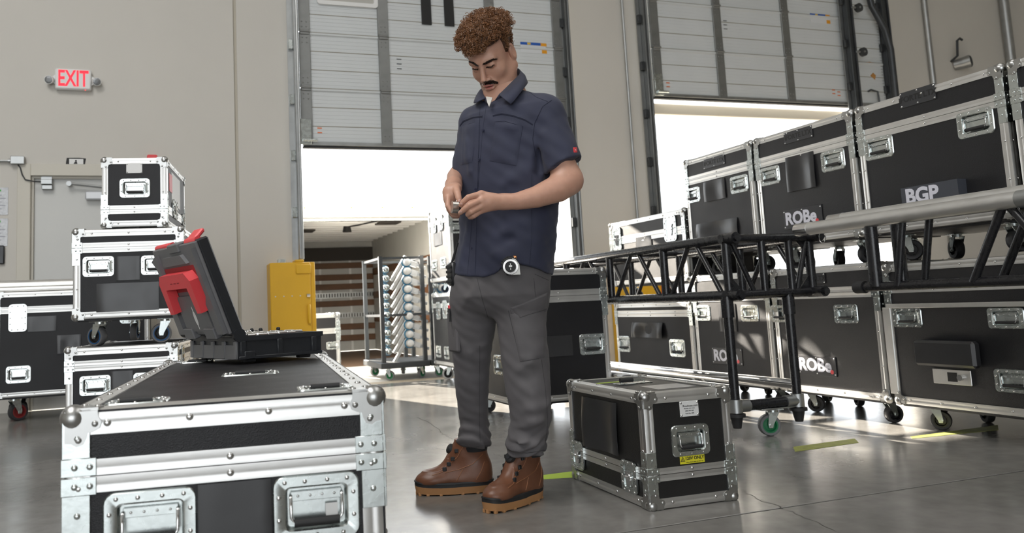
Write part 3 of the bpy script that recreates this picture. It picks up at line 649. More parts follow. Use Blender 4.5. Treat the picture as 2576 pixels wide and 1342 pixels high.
    if zs:
        for s in SIDES:
            W = (w if s in ('front', 'back') else d)-2*e
            for nm, v0, v1 in (('lid_band', zs+0.001, zs+band/2), ('body_band', zs-band/2, zs-0.001)):
                b = MB(); hh = v1-v0
                poly = [(0.0, 0), (-0.0034, 0.0), (-0.0034, hh*0.3), (-0.0029, hh*0.36), (-0.0029, hh*0.5), (-0.0034, hh*0.56), (-0.0034, hh), (0.0, hh)]
                k = len(poly); b.add([(-W/2, y, v0+z) for y, z in poly]+[(W/2, y, v0+z) for y, z in poly], [(i, (i+1) % k, (i+1) % k+k, i+k) for i in range(k)]+[tuple(range(k))[::-1], tuple(range(k, 2*k))])
                o = part(nm, b, M_alu, root, 30, R @ side_frame(s, w, d, h))
                if rivets and s in show:
                    for uu in ([0] if W < 0.8 else [-W/3, 0, W/3]):
                        if rivets == 'parts': put('rivet', rivm, o, Matrix.Translation((uu, -0.0035, (v0+v1)/2)))
                        else: rivet(R @ side_frame(s, w, d, h) @ Matrix.Translation((uu, -0.0035, (v0+v1)/2)), root)
        if braces:
            bm = cached(('brace', round(e, 3), round(band, 3)), lambda: brace_mesh(e, band))
            for sx in (-1, 1):
                for sy in (-1, 1):
                    put('corner_brace', bm, root, R @ Matrix.Translation((sx*w/2, sy*d/2, zs)) @ Matrix(((-sx if sx*sy > 0 else 0, 0 if sx*sy > 0 else -sx, 0, 0), (0 if sx*sy > 0 else -sy, -sy if sx*sy > 0 else 0, 0, 0), (0, 0, 1, 0), (0, 0, 0, 1))))
    cm = corner_mesh(cs)
    for sx in (-1, 1):
        for sy in (-1, 1):
            for sz in (0, 1):
                a, b, c = -sx, -sy, (1 if sz == 0 else -1)
                cols = [Vector((a,0,0)), Vector((0,b,0)), Vector((0,0,c))]
                if a*b*c < 0: cols = [cols[1], cols[0], cols[2]]
                M3 = Matrix((( cols[0][0], cols[1][0], cols[2][0], sx*w/2), (cols[0][1], cols[1][1], cols[2][1], sy*d/2), (cols[0][2], cols[1][2], cols[2][2], sz*h), (0,0,0,1)))
                put('ball_corner', cm, root, R @ M3)
    if rivets == 'stuff': part('rivets', rv, M_rivet, root, 60, kind='stuff')
    for ft in feats:
        k, s, u, v, fw, fh = ft[:6]; F = R @ side_frame(s, w, d, h) @ Matrix.Translation((u, 0, v))
        if k == 'handle': add_handle(root, F, fw, fh)
        elif k == 'latch': add_latch(root, F @ Matrix.Translation((0, -0.003, 0)), fw, fh)
        elif k == 'pouch': add_pouch(root, F, fw, fh, ft[6] if len(ft) > 6 else 0.012)
        elif k == 'plate': add_plate(root, F, fw, fh, *ft[6:])
    if caster:
        k = min(0.12, w*0.2)
        part('base_board', MB().cbox((-w/2+0.02, -d/2+0.02, caster-0.016), (w/2-0.02, d/2-0.02, caster-0.001), 0.003), M_black, root)
        rr = random.Random(hash(label) % 1000)
        for i, (sx, sy) in enumerate(((-1,-1), (1,-1), (1,1), (-1,1))): add_caster(root, (sx*(w/2-k), sy*(d/2-k), caster-0.014), caster-0.014, cast_ang+i*0.7, tyre, core)
    return root
def brace_mesh(e, band):
    mb = MB(); L = e*1.25
    for z0, z1 in ((0.0015, band*0.55), (-band*0.55, -0.0015)):
        for ax in (0, 1):
            a, b = ((-0.0065, -0.0065), (L, 0.0)) if ax == 0 else ((-0.0065, 0.0), (0.0, L))
            mb.cbox((a[0], a[1], z0), (b[0] if ax == 0 else 0.0, b[1] if ax == 1 else 0.0, z1), 0.0008)
        zc = (z0+z1)/2
        for q in (e*0.4, e*1.0): mb.dome((q, -0.0065, zc), (0, -1, 0), e*0.14, n=8); mb.dome((-0.0065, q, zc), (-1, 0, 0), e*0.14, n=8)
    for z0, z1 in ((band*0.55, band*1.75), (-band*1.75, -band*0.55)):
        mb.cbox((-0.005, -0.005, z0), (e, 0, z1), 0.0008).cbox((-0.005, 0, z0), (0, e, z1), 0.0008)
        zc = (z0+z1)/2; mb.dome((e*0.5, -0.005, zc), (0, -1, 0), e*0.14, n=8); mb.dome((-0.005, e*0.5, zc), (-1, 0, 0), e*0.14, n=8)
    return mb.mesh('corner_brace', M_zinc, 40)
def add_pouch(parent, F, w, h, curl=0.012):
    nx, nz = 12, 6; vs = []; rr = random.Random(int(w*1e4+h*1e3))
    ph = rr.uniform(0, 3)
    for j in range(nz+1):
        for i in range(nx+1):
            a = i/nx; b = j/nz; x = (a-0.5)*w; z = (b-0.5)*h
            y = -0.004-curl*(0.55+0.45*sin(a*pi*1.6+ph))*(0.35+0.65*(1-b))-0.3*curl*sin(b*pi)*cos(a*2*pi)
            if i in (0, nx): y = y*0.6
            vs.append((x, y, z))
    fs = [(j*(nx+1)+i, j*(nx+1)+i+1, (j+1)*(nx+1)+i+1, (j+1)*(nx+1)+i) for j in range(nz) for i in range(nx)]
    n = len(vs); bd = [i for i in range(nx+1)]+[(j)*(nx+1)+nx for j in range(1, nz+1)]+[nz*(nx+1)+i for i in range(nx-1, -1, -1)]+[j*(nx+1) for j in range(nz-1, 0, -1)]
    vs += [(x, y+0.002, z) for x, y, z in vs]; fs += [tuple(q+n for q in f[::-1]) for f in fs]
    for k in range(len(bd)): a, b = bd[k], bd[(k+1) % len(bd)]; fs.append((b, a, a+n, b+n))
    return part('label_pouch', MB().add(vs, fs), M_vinyl, parent, 60, F)
def add_plate(parent, F, w, h, txt, m_plate, m_txt, size, bold=0.0, ital=0.0, dot=None, screws=True, stretch=1.0):
    o = part('name_plate', MB().cbox((-w/2, -0.004, -h/2), (w/2, 0, h/2), 0.001), m_plate, parent, 0, F)
    if txt:
        for i, line in enumerate(txt if isinstance(txt, list) else [(txt, size, 0, 0)]):
            put('lettering', text_mesh(line[0], line[1], m_txt, bold, 0.0004, ital=ital), o, Matrix.Translation((line[2], -0.0043, line[3])) @ RX90 @ Matrix.Diagonal((stretch, 1, 1, 1)))
    if dot: part('dot', MB().cyl((dot[0], -0.0048, dot[1]), (dot[0], -0.003, dot[1]), dot[2], n=18), M_red, o)
    if screws:
        s = MB()
        for x in (-0.47, 0.0, 0.47) if w > 0.15 else (-0.44, 0.44):
            for z in (-0.4, 0.4): s.dome((x*w, -0.004, z*h), (0, -1, 0), 0.0045, n=8)
        part('screws', s, M_rivet, o, 60, kind='stuff')
    return o
# ================================================================ flight cases in their places
M_plate = mat('dark_plate', (0.022, 0.022, 0.026), 0.4)
def px_feats(size, loc, rz, caster, lst):
    """turn photo rectangles into positions on a case's faces"""
    w, d, h = size; MW = Matrix.Translation(loc) @ Matrix.Rotation(rz, 4, 'Z') @ Matrix.Translation((0, 0, caster)); out = []
    for k, s, x0, y0, x1, y1, *rest in lst:
        F = MW @ side_frame(s, w, d, h); Fi = F.inverted(); n = (F.to_3x3() @ Vector((0, 1, 0))); o = F.translation; q = []
        ym, xm = (y0+y1)/2, (x0+x1)/2
        for x, y in ((x0, ym), (x1, ym), (xm, y0), (xm, y1)):
            r = ray(x, y); q.append(Fi @ (CAM + r*((o-CAM).dot(n)/r.dot(n))))
        out.append((k, s, (q[0].x+q[1].x)/2, (q[2].z+q[3].z)/2, abs(q[1].x-q[0].x), abs(q[3].z-q[2].z), *rest))
    return out
def pcase(name, label, size, loc, rz, px, caster=0.0, fix=(), **kw):
    return flight_case(name, label, size, loc, rz, caster=caster, feats=px_feats(size, loc, rz, caster, px)+list(fix), **kw)
H, PO, LA, PL = 'handle', 'pouch', 'latch', 'plate'
# --- long case in the foreground
FCZ = 0.55
FC = pcase('flight_case', 'long black flight case in the foreground with the open tool box on it', (0.644, 1.70, 0.46), (0.205, 2.635, 0), -0.107,
    [(H, 'front', 258, 1232, 496, 1405), (H, 'front', 686, 1192, 905, 1360), (PO, 'front', 499, 1212, 684, 1400, 0.002)],
    fix=[(H, 'top', -0.20, -0.73, 0.13, 0.10), (H, 'top', 0.21, -0.70, 0.13, 0.10), (H, 'top', -0.19, 0.76, 0.13, 0.10), (H, 'top', 0.03, -0.08, 0.17, 0.11)],
    caster=0.09, lid=0.13, band=0.066, e=0.048, cs=1.2, rivets='parts', riv_step=0.13)
_t = part('label_print', MB().box((-0.02, -0.004, -0.02), (0.045, -0.0005, 0.02)), M_label, FC, M=Matrix.Translation((0.03, -0.08, 0.55)) @ side_frame('top', 0, 0, 0) @ Matrix.Translation((0, 0.012, 0)))
part('label_print', MB().box((-0.045, -0.004, -0.02), (-0.022, -0.0005, -0.008)), M_red, FC, M=_t.matrix_local.copy())
part('code_sticker', MB().box((0.0, -0.001, 0.0), (0.026, 0.0, 0.026)), M_label, FC, M=Matrix.Translation((0.195, -0.85+0.0045, 0.295)))
# --- stack of three on the left
SR = -0.15
pcase('flight_case', 'black flight case at the bottom of the left stack, under the wheeled one', (0.60, 1.01, 0.50), (-0.195, 5.48, 0), SR,
    [(H, 'front', 199, 945, 280, 996)], fix=[(H, 'front', 0.15, 0.285, 0.18, 0.12), (PO, 'front', 0.0, 0.30, 0.12, 0.12, 0.004), (LA, 'right', -0.30, 0.40, 0.09, 0.16), (LA, 'right', 0.2, 0.40, 0.09, 0.16)],
    caster=0.085, lid=0.10, band=0.056, e=0.040, cs=1.15)
pcase('flight_case', 'wheeled black flight case in the middle of the left stack with two handles', (0.606, 1.26, 0.513), (-0.139, 5.63, 0.586), SR,
    [(H, 'front', 207, 645, 288, 697), (H, 'front', 354, 642, 430, 692), (PO, 'front', 292, 645, 352, 705, 0.004), (PO, 'front', 243, 712, 400, 783, 0.012)],
    fix=[(LA, 'right', -0.32, 0.40, 0.09, 0.16), (LA, 'right', 0.42, 0.40, 0.09, 0.16)], caster=0.161, lid=0.105, band=0.058, e=0.040, cs=1.15, cast_ang=2.6)
TC = pcase('flight_case', 'small silver-edged flight case on top of the left stack', (0.361, 0.743, 0.405), (-0.145, 5.377, 1.274), SR,
    [(H, 'front', 300, 449, 378, 498), (PL, 'front', 318, 411, 358, 436, None, M_label, M_ink, 0.01), (LA, 'right', 432, 505, 444, 550), (LA, 'right', 456, 540, 462, 568)],
    lid=0.305, band=0.05, e=0.034, cs=1.05)
part('side_label', MB().box((-0.19, -0.002, 0.16), (0.16, 0, 0.35)), M_label, TC, M=side_frame('right', 0.361, 0.743, 0.405))
part('side_label', MB().box((-0.28, -0.003, 0.22), (-0.17, -0.0005, 0.33)), M_red, TC, M=side_frame('right', 0.361, 0.743, 0.405))
# --- long case under the pipes at the far left
BLsz, BLl = (1.10, 0.55, 0.79), (-0.72, 7.19, 0)
pcase('flight_case', 'long black flight case by the grey door with two pipes on top', BLsz, BLl, 0.0,
    [(LA, 'front', 22, 766, 68, 835), (H, 'front', 14, 921, 78, 965), (PO, 'front', 70, 796, 142, 834, 0.004), (PO, 'front', 143, 843, 205, 889, 0.01)],
    fix=[(LA, 'front', 0.40, 0.62, 0.14, 0.21), (H, 'front', 0.37, 0.19, 0.19, 0.135)], caster=0.19, lid=0.135, band=0.05, e=0.035, cs=1.1, tyre=M_tyred, core=M_redw)
for k, (y, z) in enumerate(((6.97, 1.005), (7.05, 1.03))):
    tag(part('pipe', MB().tube([(-1.9, y, z), (-0.25, y, z)], 0.024 if k == 0 else 0.05, 14), M_alu), '%s silver pipe lying on the long case by the grey door' % ('front thinner' if k == 0 else 'rear thicker'), 'pipe', 'pipes on the long case')
# --- dark case behind the man
pcase('flight_case', 'tall dark flight case right behind the man and the small case', (0.67, 0.78, 0.80), (2.265, 4.90, 0), 0.0,
    [(H, 'front', 1458, 840, 1523, 893), (PO, 'front', 1377, 845, 1440, 897, 0.002), (H, 'left', 1242, 895, 1283, 945)],
    caster=0.12, lid=0.165, band=0.075, e=0.036, cs=1.15, tyre=M_tyred, core=M_blackpaint)
# --- rows of cases along the right
RR = -pi/2
def rowcase(label, y0, y1, z0, caster, h, px, x=3.5, d=0.6, **kw):
    y0 += 0.009; y1 -= 0.009
    return pcase('flight_case', label, (y1-y0, d, h), (x+d/2, (y0+y1)/2, z0), RR, px, caster=caster, group='cases along the right', cs=1.1, e=0.036, band=0.06, **kw)
def robe(x0, y0, x1, y1): return (PL, 'front', x0, y0, x1, y1, [('ROBe', 0.100, -0.014, 0.0)], M_plate, M_logo, 0.1, 0.0040, 0.0, (0.112, -0.030, 0.012))
def forte(x0, y0, x1, y1): return (PL, 'front', x0, y0, x1, y1, [('iFORTE LTX', 0.040, 0, 0)], mat('grey_plate', (0.035, 0.036, 0.040), 0.4), M_ink, 0.04, 0.0012)
CT = dict(tyre=M_tyred, core=M_blackpaint)
L_ = pcase('flight_case', 'low flight case with two tall latches at the far end of the upper right row', (1.05, 0.6, 0.515), (3.8, 5.415, 0.682), RR,
    [(LA, 'front', 1543, 572, 1564, 632), (LA, 'front', 1672, 542, 1703, 608), (PO, 'front', 1600, 595, 1640, 625, 0.004)], caster=0.148, group='cases along the right', lid=0.15, band=0.06, e=0.036, cs=1.1, **CT)
rowcase('upper right flight case with crumpled pouch, farthest of the tall ones', 4.13, 4.855, 0.852, 0.148, 0.68,
    [(H, 'front', 1725, 472, 1761, 511), (H, 'front', 1837, 441, 1882, 486), (PO, 'front', 1772, 453, 1826, 504, 0.012), (PO, 'front', 1755, 556, 1858, 600, 0.03), forte(1770, 395, 1824, 420)], lid=0.15, **CT)
rowcase('upper right flight case with the white-lettered plate half behind the truss pipes', 3.325, 4.115, 0.852, 0.148, 0.68,
    [(H, 'front', 1912, 419, 1962, 466), (H, 'front', 2065, 376, 2126, 430), (PO, 'front', 1980, 388, 2052, 478, 0.014), robe(1972, 522, 2070, 572), forte(1972, 325, 2045, 355)], lid=0.155, **CT)
C_ = rowcase('large upper right flight case with a deep label box above the silver pipes', 2.485, 3.31, 0.852, 0.148, 0.68,
    [(H, 'front', 2174, 343, 2248, 400), (H, 'front', 2406, 274, 2502, 344), forte(2264, 222, 2355, 262)], lid=0.155, **CT)
def lbox():
    q = px_feats((0.807, 0.6, 0.68), (3.8, 2.8975, 0.852), RR, 0.148, [('x', 'front', 2288, 462, 2434, 515)])[0]; u, v, w, h = q[2:6]
    o = part('label_box', MB().prism([(u-w/2, v-h/2), (u+w/2, v-h/2), (u+w/2, v+h/2), (u-w/2, v+h/2)], -0.055, 0.0), mat('grey_blue_box', (0.055, 0.06, 0.075), 0.45), C_, 0, Matrix.Translation((0, 0, 0.148)) @ side_frame('front', 0.825, 0.6, 0.68))
    put('lettering', text_mesh('BGP', 0.10, M_logo, 0.004, 0.0004), o, Matrix.Translation((u-0.04, -0.0555, v)) @ RX90)
lbox()
rowcase('upper right flight case cut off by the right edge of the photo', 1.655, 2.47, 0.852, 0.148, 0.68, [], lid=0.155, **CT)
pcase('flight_case', 'sunlit lower flight case with a curled label flap, far end of the lower right row', (1.05, 0.6, 0.548), (3.8, 5.415, 0), RR,
    [(H, 'front', 1554, 846, 1585, 886), (H, 'front', 1685, 854, 1724, 899), (PO, 'front', 1594, 812, 1671, 850, 0.04)], caster=0.132, group='cases along the right', lid=0.085, band=0.05, e=0.036, cs=1.1, **CT)
rowcase('lower right flight case with a lettered plate partly hidden by the black truss leg', 4.085, 4.87, 0, 0.132, 0.72,
    [(H, 'front', 1749, 768, 1787, 808), (H, 'front', 1864, 768, 1908, 810), (PO, 'front', 1810, 765, 1853, 835, 0.008), robe(1793, 876, 1868, 918)], lid=0.15, **CT)
rowcase('lower right flight case with the clear white-lettered plate near the truss caster', 3.265, 4.07, 0, 0.132, 0.72,
    [(H, 'front', 1939, 768, 1983, 812), (H, 'front', 2098, 766, 2158, 814), robe(2010, 896, 2104, 945), forte(2010, 690, 2076, 715)], lid=0.15, **CT)
HB = rowcase('wide lower right flight case with a black label box at the right edge', 1.66, 3.245, 0, 0.132, 0.70,
    [(H, 'front', 2245, 775, 2319, 824), (H, 'front', 2484, 774, 2578, 828), (H, 'front', 2502, 930, 2600, 990)], lid=0.115, **CT)
def hb():
    F = Matrix.Translation((0, 0, 0.132)) @ side_frame('front', 1.567, 0.6, 0.70)
    def rect(x0, y0, x1, y1): q = px_feats((1.567, 0.6, 0.70), (3.8, 2.4525, 0), RR, 0.132, [('x', 'front', x0, y0, x1, y1)])[0]; return q[2:6]
    u, v, w, h = rect(2316, 857, 2470, 922)
    part('label_box', MB().cbox((u-w/2, -0.05, v-h/2), (u+w/2, 0, v+h/2), 0.012), M_vinyl, HB, 30, F)
    u, v, w, h = rect(2350, 930, 2446, 968)
    o = part('bar_latch', MB().cbox((u-w/2, -0.008, v-h/2), (u+w/2, 0, v+h/2), 0.002), M_alu, HB, 30, F)
    part('slot', MB().box((u-w*0.1, -0.009, v-h*0.3), (u+w*0.15, -0.007, v+h*0.3)), M_ink, o); part('bolt', MB().cyl((u+w*0.25, -0.02, v), (u+w*0.25, -0.008, v), h*0.2), M_rivet, o)
    u, v, w, h = rect(2230, 762, 2576, 774); part('door_rail', MB().cbox((u-w/2, -0.008, v-h/2), (u+w/2+0.7, 0, v+h/2), 0.002), M_alu, HB, 30, F)
    u, v, w, h = rect(2232, 774, 2252, 990); part('door_rail', MB().cbox((u-w/2, -0.007, v-h/2), (u+w/2, 0, v+h/2), 0.002), M_alu, HB, 30, F)
hb()
# --- lit pair of cases in the dock opening and the case on the apron
pcase('flight_case', 'lower of the two sunlit cases in the dock opening left of the man', (0.60, 0.63, 0.695), (2.80, 7.485, 0), 0.0,
    [(LA, 'left', 1099, 760, 1110, 805), (LA, 'left', 1115, 756, 1127, 803), (H, 'left', 1098, 870, 1110, 900), (H, 'left', 1118, 872, 1130, 905)], caster=0.155, lid=0.12, e=0.034, tyre=mat('white_tyre', (0.6, 0.6, 0.58), 0.5), core=M_rubber)
pcase('flight_case', 'upper of the two sunlit cases in the dock opening left of the man', (0.60, 0.63, 0.74), (2.80, 7.485, 0.853), 0.0,
    [(LA, 'left', 1087, 548, 1098, 588), (LA, 'left', 1103, 541, 1115, 580), (PO, 'left', 1092, 586, 1112, 618, 0.004), (H, 'left', 1087, 655, 1100, 683), (H, 'left', 1108, 648, 1122, 676), (H, 'front', 1134, 560, 1165, 588)], caster=0.117, lid=0.16, e=0.034)
pcase('flight_case', 'black case with white edges standing in front of the truck slats', (0.60, 0.5, 0.70), (1.455, 9.1, 0), 0.0,
    [(H, 'front', 821, 860, 853, 880)], lid=0.19, e=0.045, band=0.06, cs=1.2)
# --- small case on the floor beside the man
SCs, SCl, SCr = (0.345, 0.60, 0.388), (1.722, 2.762, 0.004), -0.035
SC = pcase('flight_case', 'small black flight case on the floor with a yellow voltage label', SCs, SCl, SCr,
    [(H, 'front', 1689, 1068, 1785, 1148), (PO, 'left', 1472, 1007, 1556, 1132, 0.022), (LA, 'left', 1442, 1110, 1472, 1180), (LA, 'left', 1568, 1160, 1606, 1240)],
    lid=0.275, band=0.044, e=0.034, cs=0.95, body_m=M_grain, rivets='parts', riv_step=0.15)
def sc():
    F = side_frame('front', *SCs)
    def rect(side, *p): q = px_feats(SCs, SCl, SCr, 0, [('x', side, *p)])[0]; return q[2:6]
    u, v, w, h = rect('front', 1709, 1009, 1756, 1048)
    add_plate(SC, F @ Matrix.Translation((u, 0, v)), w, h, [('Roadcase.com', 0.0105, 0.004, 0.010), ('Phoenix, AZ, U.S.A.', 0.0055, 0, 0.001), ('(602) 440-1603', 0.0055, 0, -0.007), ('Serial No. 1090', 0.0055, 0, -0.016)], M_label, M_ink, 0.01, 0.0)
    u, v, w, h = rect('front', 1710, 1145, 1772, 1166)
    o = part('voltage_label', MB().box((-w/2, -0.0015, -h/2), (w/2, 0, h/2)), M_yel2, SC, 0, F @ Matrix.Translation((u, 0, v)))
    put('lettering', text_mesh('120V ONLY', 0.0150, M_ink, 0.0004, 0.0003), o, Matrix.Translation((w*0.09, -0.0018, h*0.12)) @ RX90)
    put('lettering', text_mesh('please don\'t make me blow up', 0.0055, M_ink, 0, 0.0003), o, Matrix.Translation((w*0.09, -0.0018, -h*0.32)) @ RX90)
    a = w*0.11; t = MB()
    for r0, y in ((1.0, -0.0017),):
        P = [(-w*0.39+r0*a*cos(radians(q)), r0*a*sin(radians(q))) for q in (90, 210, 330)]; Q = [(-w*0.39+0.72*a*cos(radians(q)), 0.72*a*sin(radians(q))) for q in (90, 210, 330)]
        t.ring(P, Q, -0.0022, -0.0014)
    t.prism([(-w*0.385, a*0.45), (-w*0.42, -0.05*a), (-w*0.39, -0.05*a), (-w*0.395, -a*0.4), (-w*0.36, a*0.1), (-w*0.39, a*0.1)], -0.0022, -0.0014); part('warning_triangle', t, M_ink, o, 0)
    T = side_frame('top', *SCs)
    part('tape_strip', MB().box((-0.12, -0.001, 0.125), (0.02, 0, 0.15)), M_lime, SC, 0, T)
    part('paper_label', MB().box((-0.05, -0.001, -0.20), (0.11, 0, -0.07)), mat('worn_paper', (0.30, 0.30, 0.30), 0.35, noise=(60, 0.6)), SC, 0, T)
    hd = part('top_handle', MB().cbox((-0.075, -0.003, -0.025), (0.075, 0, 0.025), 0.002).tube([(-0.05, -0.004, 0), (-0.05, -0.012, 0), (0.05, -0.012, 0), (0.05, -0.004, 0)], 0.0035, 8), M_zinc, SC, 40, T @ Matrix.Translation((-0.01, 0, 0.05)))
    part('grip', MB().cyl((-0.055, -0.014, 0), (0.0, -0.014, 0), 0.009, n=10), M_rubber, hd)
sc()
# ================================================================ trusses
def tube_part(name, p0, p1, r, m, par, n=14): return part(name, MB().cyl(p0, p1, r, n=n), m, par, 50)
def truss(label, x0, x1, y0, y1, z0, z1, mats, posts, legs, rc=0.026):
    t = thing('truss', label, 'truss', (x0, y0, 0)); mt, mbm, mv = mats; X = x1-x0; L = y1-y0
    for x in (0, X):
        for z, m in ((z1, mt), (z0, mbm)):
            c = tube_part('chord', (x, -0.07, z), (x, L+0.05, z), rc, m, t)
            part('end_sleeve', MB().cyl((x, -0.085, z), (x, 0.03, z), rc*1.08, n=14).cyl((x, -0.10, z), (x, -0.085, z), rc*0.7, n=12), m, c, 50)
            part('pin_hole', MB().cyl((x-rc*1.12, -0.055, z), (x+rc*1.12, -0.055, z), 0.006, n=8), M_ink, c)
        for y in posts:
            tube_part('upright', (x, y, z0), (x, y, z1), 0.023, mv, t)
        for a, b in zip(posts, posts[1:]):
            mid = (a+b)/2
            tube_part('diagonal', (x, a+0.05, z0), (x, mid-0.03, z1), 0.0135, mv, t, 10); tube_part('diagonal', (x, b-0.05, z0), (x, mid+0.03, z1), 0.0135, mv, t, 10)
    for y in (posts[0], posts[-1]):
        for z in (z0, z1): tube_part('crossbar', (-0.03, y, z), (X+0.05, y, z), 0.023, mv, t)
        for s, x in ((1, 0), (-1, X)): 
            for z, q in ((z1, -1), (z0, 1)): part('gusset', MB().prism([(x, z), (x+s*0.10, z), (x, z+q*0.11)], y-0.003, y+0.003), mv, t, 0)
    y = posts[0]
    for x in (X*0.42, X*0.75): tube_part('upright', (x, y, z0), (x, y, z1), 0.02, mv, t)
    for a, b in ((0.03, X*0.30), (X*0.98, X*0.80)): tube_part('diagonal', (a, y, z1), (b, y, z0), 0.0135, mv, t, 10)
    for y in posts[1:-1]:
        for z in (z0, z1): tube_part('crossbar', (0, y, z), (X, y, z), 0.016, mv, t, 10)
    return t
T1 = truss('black box truss on legs standing in front of the right case rows', 2.665, 3.19, 3.40, 5.75, 0.714, 1.0, (M_blackpaint, M_blackpaint, M_blackpaint), (0.0, 0.55, 1.15, 1.75, 2.3), None)
def legs(T, xs, y, z0, far, m=M_blackpaint):
    for x in xs:
        l = tube_part('leg', (x, y, 0.13), (x, y, z0-0.005), 0.024, m, T)
        part('collar', MB().cyl((x, y, z0-0.11), (x, y, z0-0.02), 0.031, n=16), m, l, 40)
        part('foot_plug', MB().cyl((x, y, 0.06), (x, y, 0.115), 0.02, 0.032, 14).cyl((x, y, 0.115), (x, y, 0.13), 0.045, n=14), M_rubber, l, 40)
        part('socket_joint', MB().cyl((x, y, 0.135), (x, y, 0.20), 0.034, n=14), M_steel, l, 40)
    tube_part('base_bar', (xs[0], y, 0.165), (xs[1], y, 0.165), 0.026, m, T)
    part('socket_joint', MB().cyl((xs[0]-0.0, y, 0.165), (xs[0]+0.075, y, 0.165), 0.031, n=14), M_steel, T, 40); part('socket_joint', MB().cyl((xs[1]-0.08, y, 0.165), (xs[1], y, 0.165), 0.031, n=14), M_steel, T, 40)
    tube_part('side_bar', (xs[1], y, 0.245), (xs[1], far, 0.245), 0.026, M_chrome, T); tube_part('side_bar', (xs[0], y, 0.245), (xs[0], far, 0.245), 0.026, M_chrome, T)
legs(T1, (-0.02, 0.36), 0.0, 0.714, 2.3)
for x in (-0.02, 0.36):
    l = tube_part('leg', (x, 2.3, 0.13), (x, 2.3, 0.71), 0.024, M_blackpaint, T1)
add_caster(T1, (0.215, 0.02, 0.135), 0.135, radians(160), M_tyre, M_green)
add_caster(T1, (0.2, 2.25, 0.135), 0.135, 0.4, M_tyre, M_green)
part('caster_bar', MB().cbox((0.12, -0.02, 0.134), (0.34, 0.05, 0.142), 0.002), M_steel, T1)
T2 = thing('truss', 'truss with silver top pipes and black struts at the right edge', 'truss', (2.90, 0.9, 0))
for k, (x, z, y1) in enumerate(((0.0, 1.016, 2.24), (0.13, 1.05, 2.16))):
    c = tube_part('chord', (x, -0.4, z), (x, y1, z), 0.031, M_alu, T2, 18)
    part('end_sleeve', MB().cyl((x, y1-0.07, z), (x, y1+0.012, z), 0.0325, n=18).cyl((x, y1+0.012, z), (x, y1+0.025, z), 0.018, n=12), M_chrome, c, 40)
    part('pin_hole', MB().cyl((x-0.03, y1-0.02, z), (x+0.03, y1-0.02, z), 0.006, n=8), M_ink, c)
part('joint_sleeve', MB().cyl((0, 1.0, 1.016), (0, 1.16, 1.016), 0.0325, n=18), M_steel, T2, 40)
for x in (0.02, 0.16): tube_part('chord', (x, -0.4, 0.725), (x, 1.90, 0.725), 0.02, M_blackpaint, T2)
part('end_cap', MB().cyl((0.02, 1.90, 0.725), (0.02, 1.95, 0.725), 0.027, n=14), M_rubber, T2)
for x in (0.01, 0.16):
    for y in (1.83, 0.9, 0.0): tube_part('upright', (x, y, 0.725), (x, y, 1.03), 0.026, M_blackpaint, T2)
    for a, b in ((1.72, 1.66), (1.38, 1.22), (1.02, 1.22)): tube_part('diagonal', (x, a, 0.725), (x, b, 1.02), 0.016, M_blackpaint, T2, 10)
part('safety_ring', MB().tube([(0, 2.10+0.02*cos(q*pi/6), 0.965+0.025*sin(q*pi/6)) for q in range(12)], 0.002, 6, closed=True), M_chrome, T2)
for x, y in ((0.02, 0.9), (0.16, 0.9), (0.02, 0.0), (0.16, 0.0)): tube_part('leg', (x, y, 0.10), (x, y, 0.725), 0.022, M_blackpaint, T2)
for y in (0.9, 0.0):
    part('base_bar', MB().cyl((0.0, y, 0.12), (0.18, y, 0.12), 0.022, n=12), M_blackpaint, T2); add_caster(T2, (0.09, y, 0.10), 0.10, 0.9+y, M_tyred, M_blackpaint)
# ================================================================ fixture racks in the dock
def fixture():
    return (MB().cbox((-0.015, -0.02, -0.15), (0.015, 0.02, 0.15), 0.003, Matrix.Rotation(radians(33), 4, 'Y')).mesh('fixture_bar', mat('offwhite_plastic', (0.55, 0.55, 0.53), 0.5), 30),
            MB().cyl((0, 0.02, 0), (0, -0.06, -0.0), 0.042, 0.036, 16).dome((0, -0.06, 0), (0, -1, 0), 0.036, 0.02, 16).mesh('lamp_head', M_white, 40),
            MB().lathe([(0.044, -0.012), (0.052, -0.012), (0.052, 0.012), (0.044, 0.012)], 18, RX90, closed=True).mesh('ring', mat('blue_ring', (0.02, 0.20, 0.36), 0.4), 40),
            MB().cbox((0.0, -0.035, -0.028), (0.10, 0.02, 0.028), 0.006, Matrix.Rotation(radians(20), 4, 'Y')).cbox((0.10, -0.02, -0.016), (0.20, 0.01, 0.016), 0.006, Matrix.Rotation(radians(20), 4, 'Y')).mesh('yoke_arm', M_white, 30),
            MB().cyl((0, 0.03, 0), (0, -0.05, 0), 0.034, 0.03, 14).dome((0, -0.05, 0), (0, -1, 0), 0.03, 0.014, 14).mesh('clamp_end', M_zinc, 40))
FX = fixture()
